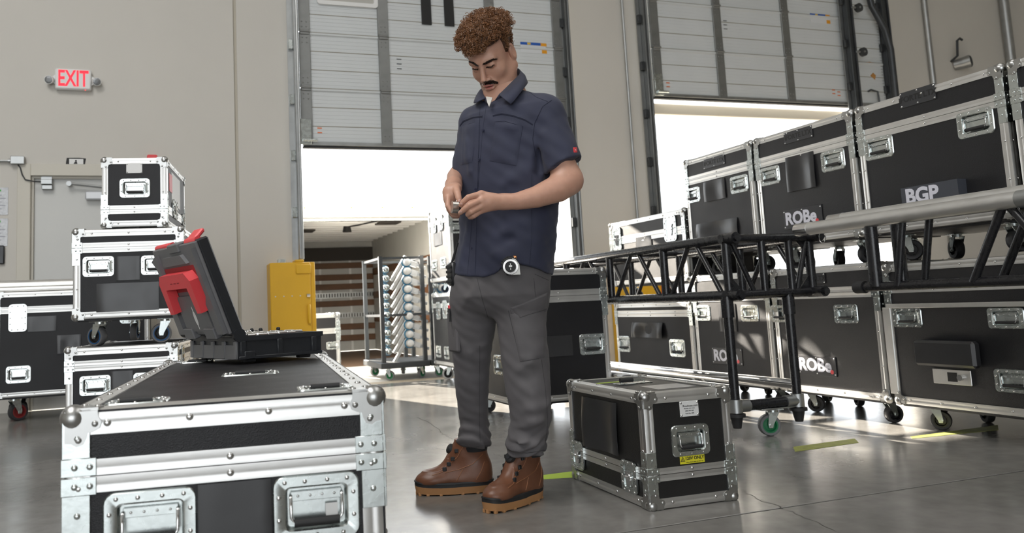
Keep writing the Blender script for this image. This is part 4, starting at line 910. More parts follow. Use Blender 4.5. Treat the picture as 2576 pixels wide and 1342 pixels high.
def rack(label, x0, x1, y0, y1, h, rows, ord_names):
    r = thing('rack_cart', label, 'cart', ((x0+x1)/2, y0, 0)); w = (x1-x0)/2; d = y1-y0; p = 0.02
    for x in (-w, w):
        for y in (0, d): part('post', MB().box((x-p, y-p, 0.17), (x+p, y+p, h)), M_dsteel, r, 0)
    for z in (h-0.02, h*0.52):
        for y in (0, d): part('rail', MB().box((-w, y-p*0.6, z-p*0.6), (w, y+p*0.6, z+p*0.6)), M_dsteel, r, 0)
        for x in (-w, w): part('rail', MB().box((x-p*0.6, 0, z-p*0.6), (x+p*0.6, d, z+p*0.6)), M_dsteel, r, 0)
    part('base_tray', MB().cbox((-w-0.04, -0.04, 0.12), (w+0.04, d+0.04, 0.18), 0.006), M_dsteel, r)
    for sx in (-1, 1):
        for y in (0.04, d-0.04): add_caster(r, (sx*(w-0.05), y, 0.12), 0.12, 0.5*sx+y, M_tyre, M_green)
    for k in range(rows):
        z = 0.30+k*0.093
        f = thing('stage_fixture', 'white stage light, %s from the bottom in the %s' % (ord_names[k], 'wide rack cart' if w > 0.2 else 'narrow rack cart'), 'stage light', ((x0+x1)/2, y0+0.05, z), 0, 'stage lights in the rack carts')
        hx = 0.07 if w > 0.2 else -0.02
        put('fixture_bar', FX[0], f, Matrix.Translation((-0.01 if w > 0.2 else -0.03, 0.02, 0.0))); hd = put('lamp_head', FX[1], f, Matrix.Translation((hx, 0, 0.06))); put('ring', FX[2], hd)
        if w > 0.2:
            put('yoke_arm', FX[3], f, Matrix.Translation((hx+0.03, 0.03, 0.06)))
        ce = put('clamp_end', FX[4], f, Matrix.Translation((-w+0.06, 0, -0.01))); put('ring', FX[2], ce, Matrix.Translation((0, 0.015, 0)) @ Matrix.Scale(0.85, 4))
ORD = ['first', 'second', 'third', 'fourth', 'fifth', 'sixth', 'seventh', 'eighth', 'ninth', 'tenth', 'eleventh']
rack('black steel rack cart full of white stage lights in the dock', 2.03, 2.47, 8.02, 8.75, 1.26, 10, ORD)
rack('narrow black rack cart half hidden by the sunlit cases', 2.56, 2.86, 8.02, 8.75, 1.25, 10, ORD)
# ================================================================ open tool box on the long case
TB = thing('tool_box', 'open dark grey tool box with red handle and raised lid', 'tool box', (0, 0, 0))
TBz = 0.556; tw, td, th = 0.345, 0.41, 0.095
TB.matrix_world = Matrix.Translation(at_z(600, 915, TBz)) @ Matrix.Rotation(0.36, 4, 'Z')   # origin: near left bottom corner, x along near side, y away
def tb():
    b = MB(); t = 0.008
    for (x0, y0, x1, y1) in ((0, 0, tw, t), (0, td-t, tw, td), (0, t, t, td-t), (tw-t, t, tw, td-t)): b.box((x0, y0, 0.012), (x1, y1, th))
    b.box((t, t, 0.012), (tw-t, td-t, 0.02))
    part('tray_shell', b, M_darkp, TB, 0)
    part('rim', MB().ring([(-0.006, -0.006), (tw+0.006, -0.006), (tw+0.006, td+0.006), (-0.006, td+0.006)], [(t, t), (tw-t, t), (tw-t, td-t), (t, td-t)], th-0.016, th+0.002, M=Matrix(((1,0,0,0), (0,0,1,0), (0,1,0,0), (0,0,0,1)))), M_darkp, TB, 0)
    for x in (0.006, 0.155, 0.30): part('rib', MB().cbox((x, -0.008, 0.014), (x+0.022, 0.0, th-0.016), 0.002), M_darkp, TB)
    part('rib', MB().cbox((0.0, -0.009, 0.012), (tw, 0.0, 0.024), 0.002), M_darkp, TB); part('rib', MB().cbox((0.02, -0.01, 0.012), (0.065, -0.001, 0.042), 0.003), M_darkp, TB)
    for y in (0.0, 0.10, 0.20, 0.30, 0.40): part('side_rib', MB().cbox((-0.009, y, 0.014), (0.0, y+0.025, th-0.016), 0.002), M_greyp, TB)
    part('side_panel', MB().cbox((-0.006, 0.025, 0.012), (0.0, td-0.005, th-0.03), 0.002), M_greyp, TB)
    for x in (0.03, 0.26):
        for y in (0.02, 0.38): part('foot', MB().cbox((x, y, 0.0), (x+0.05, y+0.03, 0.013), 0.003), M_rubber, TB)
    part('insert', MB().box((t, t, 0.02), (tw-t, td-t, 0.082)), M_rubber, TB)
    for x, y in ((0.20, 0.34), (0.30, 0.30), (0.22, 0.30)): part('catch', MB().cbox((x, y, th-0.012), (x+0.045, y+0.02, th+0.008), 0.003).cbox((x+0.018, y, th+0.006), (x+0.03, y+0.02, th+0.022), 0.004), M_rubber, TB)
    rim2 = part('tool_holder', MB().cbox((0.05, 0.36, 0.07), (0.26, 0.375, th+0.012), 0.004), M_rubber, TB)
    k = 0
    for row, y in enumerate((0.05, 0.10, 0.15, 0.20, 0.25)):
        n = (5, 6, 6, 5, 4)[row]
        for i in range(n):
            L = 0.03+0.006*((i*7+row*3) % 4); r = 0.009+0.0012*((i+row) % 4); x = 0.06+i*0.042+0.004*(row % 2)
            s = part('socket', MB().cyl((x, y, 0.0945), (x+L, y, 0.0945), r, r*0.92, 16).cyl((x+L, y, 0.0945), (x+L+0.001, y, 0.0945), r*0.6, n=6), M_chrome, None, 40)
            s.parent = None; s.matrix_world = TB.matrix_world
            tag(s, 'chrome socket lying in the open tool box tray', 'socket', 'sockets in the tool box')
    rt = thing('ratchet', 'chrome ratchet handle lying across the sockets in the tool box', 'ratchet', (0, 0, 0)); rt.matrix_world = TB.matrix_world
    part('shaft', MB().cyl((0.05, 0.315, 0.102), (0.17, 0.315, 0.102), 0.007, n=12), M_chrome, rt, 40); part('head', MB().sph((0.185, 0.315, 0.102), 0.017, 14, 8, (1.2, 1, 0.7)), M_chrome, rt, 40); part('grip', MB().cyl((-0.01+0.02, 0.315, 0.102), (0.055, 0.315, 0.102), 0.011, n=12), M_rubber, rt, 40)
    # lid, hinged along the left side (y axis)
    HG = Matrix.Translation((-0.004, 0, th+0.008)) @ Matrix.Rotation(radians(-21), 4, 'Y')   # z up along the lid, -x is the lid's outside
    lw, lh, lt = td+0.012, 0.375, 0.045
    ld = part('lid', MB().cbox((-lt*0.35, -0.006, 0.0), (lt*0.65, lw-0.006, lh), 0.006), M_darkp, TB, 30, HG)
    def lp(name, mb, m): return part(name, mb, m, ld, 30)
    o = -lt*0.35
    lp('outer_shell', MB().cbox((o-0.012, -0.008, 0.012), (o, lw-0.004, lh-0.004), 0.004), M_greyp)
    P = Matrix(((0,1,0,0), (1,0,0,0), (0,0,1,0), (0,0,0,1)))    # prism (x,z)->(y,z), depth along x
    lp('raised_panel', MB().prism([(0.09, 0.03), (0.34, 0.03), (0.34, 0.15), (0.31, 0.175), (0.12, 0.175), (0.09, 0.15)], o-0.022, o-0.01, M=P), M_greyp)
    lp('raised_panel', MB().prism([(0.10, 0.30), (0.33, 0.30), (0.30, 0.335), (0.13, 0.335)], o-0.026, o-0.01, M=P), M_greyp)
    for y in (0.005, 0.365): lp('side_rail', MB().prism([(y, 0.02), (y+0.055, 0.02), (y+0.055, 0.14), (y+0.03, 0.17), (y+0.03, 0.30), (y+0.055, 0.33), (y, 0.35)], o-0.028, o-0.01, M=P), M_greyp)
    for y in (0.08, 0.28): lp('hinge_lug', MB().cbox((o-0.03, y, 0.0), (o, y+0.09, 0.045), 0.004), M_greyp)
    lp('handle_recess', MB().prism([(0.07, 0.19), (0.36, 0.19), (0.36, 0.29), (0.07, 0.29)], o-0.0135, o-0.011, M=P), mat('dark_red_plastic', (0.30, 0.015, 0.02), 0.5))
    lp('handle', MB().prism([(0.065, 0.115), (0.105, 0.115), (0.115, 0.215), (0.315, 0.215), (0.325, 0.115), (0.365, 0.115), (0.365, 0.24), (0.335, 0.272), (0.095, 0.272), (0.065, 0.24)], o-0.052, o-0.014, M=P), M_red)
    for k in range(3): lp('handle_mark', MB().box((o-0.053, 0.165+k*0.033, 0.236), (o-0.0515, 0.185+k*0.033, 0.240)), mat('dark_red_plastic', (0.30, 0.015, 0.02), 0.5))
    lp('front_latch', MB().cyl((0.0, 0.02, lh-0.004), (0.0, 0.12, lh-0.004), 0.014, n=12).cbox((-0.01, 0.05, lh-0.01), (0.055, 0.125, lh+0.006), 0.005, Matrix.Translation((0, 0, lh)) @ Matrix.Rotation(radians(-28), 4, 'Y') @ Matrix.Translation((0, 0, -lh))), M_red)
    lp('front_latch', MB().cyl((0.0, 0.26, lh-0.004), (0.0, 0.42, lh-0.004), 0.013, n=12).cbox((-0.022, 0.28, lh-0.012), (0.0, 0.315, lh+0.006), 0.003), M_red)
    lp('front_edge', MB().cbox((o-0.02, 0.14, lh-0.03), (0.01, 0.24, lh+0.004), 0.004), M_greyp)
    em = MB().sph((o-0.0225, 0.215, 0.085), 0.03, 14, 10, (0.03, 0.42, 1)).sph((o-0.0225, 0.215, 0.122), 0.012, 8, 6, (0.06, 0.3, 1)).sph((o-0.0225, 0.215, 0.05), 0.012, 8, 6, (0.06, 0.3, 1)); lp('emblem', em, M_label)
    part('hinge_barrel', MB().cyl((0.004, -0.008, th+0.006), (0.004, 0.004, th+0.006), 0.024, n=18).cyl((0.004, td-0.004, th+0.006), (0.004, td+0.008, th+0.006), 0.024, n=18), M_darkp, TB)
tb()
# tape marks on the floor
def floor_tape(label, pts, m=M_lime):
    P = [at_z(x, y, 0.0012) for x, y in pts]; n = len(P); mb = MB().add(P+[p-Vector((0, 0, 0.0011)) for p in P], [tuple(range(n))]+[(i, (i+1) % n, (i+1) % n+n, i+n) for i in range(n)])
    tag(part('floor_tape', mb, m, smooth=0), label, 'tape')
floor_tape('lime green tape strip on the floor between boot and small case', [(1366, 1196), (1445, 1186), (1450, 1201), (1368, 1206)])
M_worn = mat('worn_tape', (0.30, 0.32, 0.08), 0.6, noise=(30, 0.5))
floor_tape('worn yellow tape mark on the floor below the truss caster', [(1995, 1125), (2150, 1104), (2160, 1114), (2000, 1137)], M_worn)
floor_tape('worn yellow tape line on the floor under the wide right case', [(2290, 1099), (2510, 1070), (2512, 1082), (2295, 1104)], M_worn)
# ================================================================ the man: signed-distance modelling
def V3(p): return np.array((p[0], p[1], p[2]), float)
def smin(a, b, k):
    h = np.maximum(k-np.abs(a-b), 0)/k; return np.minimum(a, b)-h*h*k*0.25
def smax(a, b, k): return -smin(-a, -b, k)
def cone(p, a, b, ra, rb):
    a, b = V3(a), V3(b); ab = b-a; t = np.clip(((p-a)@ab)/(ab@ab), 0, 1)
    return np.linalg.norm(p-a-t[:, None]*ab, axis=1)-(ra+(rb-ra)*t)
def chain(p, pts, rs, k=0.008):
    d = None
    for i in range(len(pts)-1):
        e = cone(p, pts[i], pts[i+1], rs[i], rs[i+1]); d = e if d is None else np.minimum(d, e)
    return d
def ell(p, c, B, r):
    """ellipsoid with axes the columns of B"""
    q = (p-V3(c))@B/np.array(r); k0 = np.linalg.norm(q, axis=1); k1 = np.linalg.norm(q/np.array(r), axis=1)
    return np.where(k1 > 1e-9, k0*(k0-1)/np.maximum(k1, 1e-9), -min(r))
def loft(p, st, S, F, n=2.3):
    """st rows: z, cx, cy, a, b (sorted by z)"""
    st = np.array(sorted(st)); z = p[:, 2]; g = lambda i: np.interp(z, st[:, 0], st[:, i])
    dx = p[:, 0]-g(1); dy = p[:, 1]-g(2); s = dx*S.x+dy*S.y; f = dx*F.x+dy*F.y; a = g(3); b = g(4)
    q = (np.abs(s/a)**n+np.abs(f/b)**n)**(1/n)
    return (q-1)*np.minimum(a, b)
def surface_nets(fn, lo, hi, h, lip=1.6):
    lo = np.array(lo, float); n = np.ceil((np.array(hi)-lo)/h).astype(int)+1; B = 8
    nb = -(-n//B); n = nb*B+1
    F = np.full(n, 1.0, np.float32)
    bc = np.stack(np.meshgrid(*[np.arange(m) for m in nb], indexing='ij'), -1).reshape(-1, 3)
    cen = lo+(bc*B+B/2)*h; d = np.concatenate([fn(c) for c in np.array_split(cen, max(1, len(cen)//200000))])
    rad = B*h*0.87*lip
    act = bc[np.abs(d) < rad]; ins = bc[d <= -rad]
    for b in ins: F[b[0]*B:b[0]*B+B+1, b[1]*B:b[1]*B+B+1, b[2]*B:b[2]*B+B+1] = -1
    ofs = np.stack(np.meshgrid(*[np.arange(B+1)]*3, indexing='ij'), -1).reshape(-1, 3)
    for ch in np.array_split(act, max(1, len(act)//250)):
        idx = (ch[:, None, :]*B+ofs[None]).reshape(-1, 3); v = fn(lo+idx*h); F[idx[:, 0], idx[:, 1], idx[:, 2]] = v
    S = F < 0; c = np.zeros(tuple(n-1), np.int8)
    for i in (0, 1):
        for j in (0, 1):
            for k in (0, 1): c += S[i:n[0]-1+i, j:n[1]-1+j, k:n[2]-1+k]
    cells = np.argwhere((c > 0) & (c < 8)); vid = np.full(tuple(n-1), -1, np.int64); vid[tuple(cells.T)] = np.arange(len(cells))
    acc = np.zeros((len(cells), 3)); cnt = np.zeros(len(cells))
    co = [(i, j, k) for i in (0, 1) for j in (0, 1) for k in (0, 1)]
    for a in range(8):
        for b in range(a+1, 8):
            if sum(abs(co[a][q]-co[b][q]) for q in range(3)) != 1: continue
            fa = F[tuple((cells+co[a]).T)].astype(float); fb = F[tuple((cells+co[b]).T)].astype(float); m = (fa < 0) != (fb < 0)
            t = np.where(m, fa/np.where(np.abs(fa-fb) < 1e-12, 1, fa-fb), 0)
            acc[m] += (np.array(co[a])+t[:, None]*(np.array(co[b])-np.array(co[a])))[m]; cnt[m] += 1
    V = lo+(cells+acc/cnt[:, None])*h; Q = []
    for ax in range(3):
        sl0 = [slice(None)]*3; sl1 = [slice(None)]*3; sl0[ax] = slice(0, n[ax]-1); sl1[ax] = slice(1, n[ax])
        A = S[tuple(sl0)]; Bm = S[tuple(sl1)]; e = np.argwhere(A != Bm); o = [q for q in range(3) if q != ax]
        e = e[(e[:, o[0]] > 0) & (e[:, o[1]] > 0) & (e[:, o[0]] < n[o[0]]-1) & (e[:, o[1]] < n[o[1]]-1)]
        q = []
        for (i, j) in ((-1, -1), (0, -1), (0, 0), (-1, 0)):
            t = e.copy(); t[:, o[0]] += i; t[:, o[1]] += j; q.append(vid[tuple(t.T)])
        q = np.stack(q, 1); fl_ = A[tuple(e.T)]
        if ax == 1: fl_ = ~fl_
        q[~fl_] = q[~fl_][:, ::-1]; Q.append(q)
    Q = np.concatenate(Q); Q = Q[(Q >= 0).all(1)]
    return V, Q
def np_mesh(name, V, Q, m):
    me = bpy.data.meshes.new(name); me.vertices.add(len(V)); me.vertices.foreach_set('co', np.ascontiguousarray(V, np.float32).ravel())
    me.loops.add(Q.size); me.loops.foreach_set('vertex_index', np.ascontiguousarray(Q, np.int32).ravel()); me.polygons.add(len(Q))
    me.polygons.foreach_set('loop_start', np.arange(0, Q.size, 4, dtype=np.int32)); me.polygons.foreach_set('loop_total', np.full(len(Q), 4, np.int32))
    me.polygons.foreach_set('use_smooth', np.ones(len(Q), bool)); me.materials.append(m); me.update(); me.validate(); return me
def hsh(p, f, s):
    """cheap smooth pseudo-noise from sines"""
    a = np.sin(p[:, 0]*f+s)+np.sin(p[:, 1]*f*1.13+2.1*s+1)+np.sin(p[:, 2]*f*0.91+s*3.3)
    b = np.sin((p[:, 0]+p[:, 2])*f*1.7+s*1.7)+np.sin((p[:, 1]-p[:, 2])*f*1.9+s*0.7)
    return a*0.2+b*0.2
K0 = 3.03
def PP(x, y, dz=0.0): return at_k(x, y, K0-dz)
CRh = Vector((cos(YAW), -sin(YAW), 0)); TCh = Vector((-sin(YAW), -cos(YAW), 0))
TH = radians(37); BF = -sin(TH)*CRh+cos(TH)*TCh; BS = cos(TH)*CRh+sin(TH)*TCh
def stn(rows, ratio, S=None, th=TH):
    out = []
    for r in rows:
        y, l, q = r[:3]; dz = r[3] if len(r) > 3 else 0.0; rt = r[4] if len(r) > 4 else ratio
        c = PP((l+q)/2, y, dz); hw = (q-l)/2*(K0-dz)/FPX; a = hw/sqrt(cos(th)**2+(rt*sin(th))**2); out.append((c.z, c.x, c.y, a, a*rt))
    return out
def folds(p, lst):
    d = np.zeros(len(p))
    for (x0, y0, dz0, x1, y1, dz1, r, amp) in lst:
        e = cone(p, PP(x0, y0, dz0), PP(x1, y1, dz1), 0, 0); d += 1.9*amp*np.exp(-(e/(r*1.9))**2)
    return d
# ---------------------------------------------------------------- skin: head, neck, arms, hands
HY, HP, HR = radians(31), radians(41), radians(2)
Fh = -sin(HY)*CRh+cos(HY)*TCh; Lh = cos(HY)*CRh+sin(HY)*TCh; UPW = Vector((0, 0, 1))
HF = (cos(HP)*Fh-sin(HP)*UPW); HU = (cos(HP)*UPW+sin(HP)*Fh)
HL = Lh; 
_rm = Matrix.Rotation(HR, 3, HF); HU = _rm @ HU; HL = _rm @ HL
HO = PP(1231, 135, 0.02); HS = 1.06
HB3 = np.array([list(HL), list(HF), list(HU)]).T     # columns: left, forward, up
def hp(l, f, u): return HO+(HL*l+HF*f+HU*u)*HS
def head_sdf(p):
    E = lambda l, f, u, r, B=HB3: ell(p, hp(l, f, u), B, [q*HS for q in r])
    d = E(0, -0.012, 0.028, (0.073, 0.094, 0.082))                                     # cranium
    d = smin(d, E(0, 0.030, -0.045, (0.058, 0.058, 0.082)), 0.035)                     # face mass
    d = smin(d, E(0, 0.048, -0.108, (0.036, 0.036, 0.028)), 0.03)                      # chin and jaw
    for s in (-1, 1):
        d = smin(d, cone(p, hp(s*0.060, -0.010, -0.065), hp(s*0.026, 0.058, -0.112), 0.020*HS, 0.018*HS), 0.03)   # jaw line
        d = smin(d, E(s*0.039, 0.054, -0.044, (0.021, 0.020, 0.020)), 0.025)           # cheekbone
        d = smin(d, cone(p, hp(s*0.012, 0.0835, 0.006), hp(s*0.044, 0.068, 0.008), 0.0075*HS, 0.006*HS), 0.022)     # brow ridge
        d = smax(d, -E(s*0.031, 0.099, -0.012, (0.017, 0.015, 0.011)), 0.014)          # eye socket
        d = smin(d, E(s*0.031, 0.0735, -0.013, (0.0145, 0.0130, 0.0120)), 0.006)       # lidded eye
    d = smin(d, cone(p, hp(0, 0.087, 0.000), hp(0, 0.113, -0.047), 0.0062*HS, 0.0100*HS), 0.012)   # nose
    for s in (-1, 1): d = smin(d, E(s*0.0115, 0.100, -0.053, (0.0075, 0.010, 0.0075)), 0.007)
    d = smin(d, E(0, 0.083, -0.075, (0.027, 0.018, 0.020)), 0.015)                     # muzzle
    d = smin(d, E(0, 0.099, -0.074, (0.022, 0.008, 0.0055)), 0.006); d = smin(d, E(0, 0.097, -0.088, (0.020, 0.0085, 0.0065)), 0.006)
    d = smax(d, -E(0, 0.106, -0.0805, (0.018, 0.011, 0.0032)), 0.003)                  # open mouth
    d = smin(d, E(0, 0.080, -0.122, (0.019, 0.014, 0.014)), 0.015)
    for s in (-1, 1):                                                                  # ears
        e = E(s*0.077, -0.018, -0.020, (0.010, 0.020, 0.033)); e = smax(e, -E(s*0.087, -0.014, -0.018, (0.008, 0.012, 0.022)), 0.004)
        d = smin(d, e, 0.006)
    d = smin(d, cone(p, hp(0, -0.025, -0.045), PP(1275, 245, -0.03), 0.056, 0.064), 0.035)   # neck
    return d
# left arm / hand (on the right in the picture)
Lw, Lw2 = PP(1274, 508, 0.250), PP(1262, 508, 0.256)
MC = [PP(1211, 488, 0.283), PP(1213, 503, 0.292), PP(1214, 517, 0.290), PP(1211, 530, 0.280)]
LFING = [[MC[0], PP(1178, 497, 0.298), PP(1165, 509, 0.290), PP(1159, 516, 0.282)],
         [MC[1], PP(1181, 517, 0.310), PP(1166, 529, 0.298), PP(1158, 536, 0.286)],
         [MC[2], PP(1186, 533, 0.306), PP(1177, 540, 0.292), PP(1184, 543, 0.270)],
         [MC[3], PP(1192, 544, 0.292), PP(1182, 547, 0.280), PP(1188, 548, 0.262)]]
LTH = [PP(1250, 500, 0.245), PP(1215, 503, 0.245), PP(1185, 512, 0.255), PP(1165, 520, 0.262)]
Rw = PP(1141, 465, 0.08)
RPALM = [PP(1133, 484, 0.165), PP(1130, 500, 0.18), PP(1131, 516, 0.185)]
def arm_sdf(p):
    d = chain(p, [PP(1388, 330, 0.12), PP(1408, 400, 0.15), PP(1429, 452, 0.175)], [0.042, 0.050, 0.049])
    d = smin(d, chain(p, [PP(1430, 456, 0.175), PP(1404, 474, 0.195), PP(1349, 496, 0.225), PP(1300, 507, 0.245), PP(1270, 508, 0.255)], [0.046, 0.049, 0.038, 0.030, 0.0265]), 0.03)
    # back of the hand
    h = cone(p, PP(1272, 508, 0.252), PP(1232, 508, 0.272), 0.026, 0.027)
    for m, r in zip(MC, (0.0125, 0.0130, 0.0125, 0.0115)): h = smin(h, cone(p, PP(1262, 508, 0.258), m, 0.016, r), 0.016)
    d = smin(d, h, 0.012)
    for f, r in zip(LFING, (0.0100, 0.0104, 0.0098, 0.0088)):
        d = smin(d, chain(p, f, [r*1.1, r*1.02, r*0.92, r*0.78]), 0.0045)
    d = smin(d, chain(p, LTH, [0.016, 0.0135, 0.0115, 0.009]), 0.008)
    # right forearm and hand
    e = chain(p, [PP(1186, 330, -0.11), PP(1168, 422, -0.13), PP(1146, 446, -0.06), Rw], [0.044, 0.041, 0.034, 0.026])
    h = smin(cone(p, Rw, RPALM[0], 0.029, 0.026), cone(p, RPALM[0], RPALM[2], 0.0215, 0.017), 0.02)
    h = smin(h, cone(p, PP(1148, 474, 0.165), RPALM[1], 0.02, 0.018), 0.015)
    e = smin(e, h, 0.02)
    for f, r in (([PP(1128, 498, 0.195), PP(1127, 519, 0.212), PP(1136, 533, 0.216), PP(1147, 538, 0.212)], 0.0095),
                 ([PP(1130, 506, 0.185), PP(1129, 527, 0.195), PP(1138, 541, 0.198), PP(1149, 543, 0.194)], 0.0095),
                 ([PP(1133, 512, 0.175), PP(1133, 533, 0.178), PP(1142, 545, 0.176), PP(1152, 545, 0.17)], 0.009),
                 ([PP(1137, 514, 0.165), PP(1138, 534, 0.162), PP(1146, 544, 0.158), PP(1153, 544, 0.15)], 0.0082)):
        e = smin(e, chain(p, f, [r*1.08, r, r*0.92, r*0.8]), 0.005)
    e = smin(e, chain(p, [PP(1148, 474, 0.185), PP(1151, 487, 0.215), PP(1154, 500, 0.228), PP(1157, 509, 0.232)], [0.0135, 0.0125, 0.0108, 0.0085]), 0.008)
    return np.minimum(d, e)
M_skin = mat('skin', (0.58, 0.325, 0.235), 0.42, noise=(55, 0.10, 6), bump=('noise', 260, 0.18), sss=0.12)
def bounds(pts, m):
    a = np.array([list(p) for p in pts]); return a.min(0)-m, a.max(0)+m
V1, Q1 = surface_nets(head_sdf, *bounds([hp(-0.10, -0.12, -0.16), hp(0.10, 0.13, 0.12), hp(0.1, -0.12, 0.12), hp(-0.1, 0.13, -0.16), PP(1275, 250, -0.03)], 0.06), 0.0022)
V2, Q2 = surface_nets(arm_sdf, *bounds([PP(1400, 330, 0.15), PP(1462, 470, 0.2), PP(1120, 500, 0.2), PP(1150, 548, 0.31), PP(1185, 330, -0.16), PP(1200, 500, 0.32)], 0.06), 0.0024)
def torso_in(p):
    return np.minimum(np.minimum(chain(p, [PP(1268, 250, -0.02), PP(1272, 400, 0), PP(1265, 690, 0)], [0.09, 0.12, 0.12]),
        np.minimum(chain(p, [PP(1322, 720, 0.03), PP(1325, 930, 0.075), PP(1332, 1110, 0.08)], [0.06, 0.035, 0.028]), chain(p, [PP(1205, 720, -0.05), PP(1188, 930, -0.09), PP(1198, 1095, -0.13)], [0.06, 0.035, 0.028]))),
        np.minimum(cone(p, PP(1300, 290, 0.05), PP(1400, 345, 0.15), 0.06, 0.045), cone(p, PP(1240, 300, -0.04), PP(1185, 345, -0.10), 0.06, 0.042)))
V3_, Q3 = surface_nets(torso_in, *bounds([PP(1120, 240, -0.2), PP(1460, 1180, 0.2), PP(1120, 1180, -0.2)], 0.12), 0.014)
MAN = thing('person', 'man in navy short-sleeved shirt and grey work trousers looking at a small tool', 'person', tuple(at_z(1255, 1265, 0)))
MI = MAN.matrix_basis.inverted()
MAN_T = Matrix.Translation(-MAN.location)
def man_part(name, me, par=None, label=None, kind=None):
    o = put(name, me, par if par is not None else MAN, MAN_T if par is None else None, kind)
    if label: o['label'] = label
    return o
Vb = np.concatenate([V1, V2, V3_]); Qb = np.concatenate([Q1, Q2+len(V1), Q3+len(V1)+len(V2)])
BODY = man_part('body', np_mesh('body', Vb, Qb, M_skin))
def bvh(V, Q): return BVHTree.FromPolygons([Vector(v) for v in V], [tuple(int(i) for i in q) for q in Q])
BH = bvh(V1, Q1)
def hit(tree, x, y):
    d = ray(x, y).normalized(); loc, n, i, t = tree.ray_cast(CAM, d); return loc, n
BA = bvh(V2, Q2)
M_nail = mat('fingernail', (0.62, 0.38, 0.32), 0.3)
def nail(x, y, dx, dy, w):
    c, n = hit(BA, x, y); e, _ = hit(BA, x+dx, y+dy)
    if c is None or e is None: return
    t = (e-c); t = (t-n*t.dot(n)).normalized(); b = n.cross(t); mb = MB()
    mb.sph(c-n*0.0008, 1.0, 14, 8, (1, 1, 1), Matrix((( t.x*0.0062, b.x*w, n.x*0.0022), (t.y*0.0062, b.y*w, n.y*0.0022), (t.z*0.0062, b.z*w, n.z*0.0022))))
    put('fingernail', mb.mesh('fingernail', M_nail, 60), BODY)
for a in ((1160.5, 514, -3, 2.5, 0.0045), (1159, 534, -3, 2.5, 0.0048), (1156, 505, 1.5, 4, 0.0052)): nail(*a)
# ---------------------------------------------------------------- face details
M_hairdk = mat('dark_brown_hair', (0.022, 0.012, 0.008), 0.5)
M_hair = mat('brown_curls', (0.215, 0.098, 0.042), 0.40, noise=(45, 0.55))
M_lip = mat('lips', (0.52, 0.19, 0.16), 0.4)
def strands(tree, rows, n, L, r, m, name, seed, lift=0.001):
    """short hairs scattered along a pixel polyline; rows: (x, y, halfwidth, dx, dy)"""
    rr = random.Random(seed); mb = MB()
    for i in range(n):
        t = rr.random()*(len(rows)-1); k = min(int(t), len(rows)-2); f = t-k; a, b = rows[k], rows[k+1]
        x, y, hw, dx, dy = [a[q]+(b[q]-a[q])*f for q in range(5)]
        y += rr.uniform(-1, 1)*hw; x += rr.uniform(-0.8, 0.8)
        p, nn = hit(tree, x, y)
        if p is None: continue
        q, n2 = hit(tree, x+dx*rr.uniform(0.6, 1.3)+rr.uniform(-1, 1), y+dy*rr.uniform(0.6, 1.3)+rr.uniform(-0.6, 0.6))
        if q is None or (q-p).length > 0.02: continue
        mid = (p+q)/2+nn*(lift+0.0025); mb.tube([p-nn*0.0005, mid, q+nn*lift*1.5], [r, r, r*0.4], 4, caps=False)
    return man_part(name, mb.mesh(name, m, 60))
strands(BH, [(1179, 154, 1.4, 4, 2), (1190, 158, 1.8, 5, 2.5), (1201, 165, 1.2, 4, 2)], 130, 0, 0.0007, M_hairdk, 'eyebrow', 1)
strands(BH, [(1214, 162, 1.5, 5, -2.5), (1226, 156, 2.1, 5, -2.5), (1238, 150, 1.7, 4, -2), (1248, 148, 0.8, 3, 0)], 190, 0, 0.0007, M_hairdk, 'eyebrow', 2)
strands(BH, [(1205, 209, 2.2, -3, 3), (1213, 207.5, 2.8, -1.5, 4), (1226, 206, 3.2, 1, 4), (1238, 205, 3.4, 3, 4), (1249, 207, 2.0, 4, 3)], 480, 0, 0.0008, M_hairdk, 'moustache', 3)
strands(BH, [(1189, 172, 0.8, -2, 2), (1196, 174, 0.8, -1, 2.5), (1203, 173, 0.8, 0, 2.5)], 60, 0, 0.0005, M_hairdk, 'eyelashes', 4)
strands(BH, [(1224, 168, 0.8, -1, 2.5), (1234, 168, 0.9, 0, 2.8), (1243, 162, 0.8, 1.5, 2.5)], 80, 0, 0.0005, M_hairdk, 'eyelashes', 5)
LP = lambda poly, nm, off=0.0012: patch(BH, poly, M_lip, BODY, nm, off, 8)
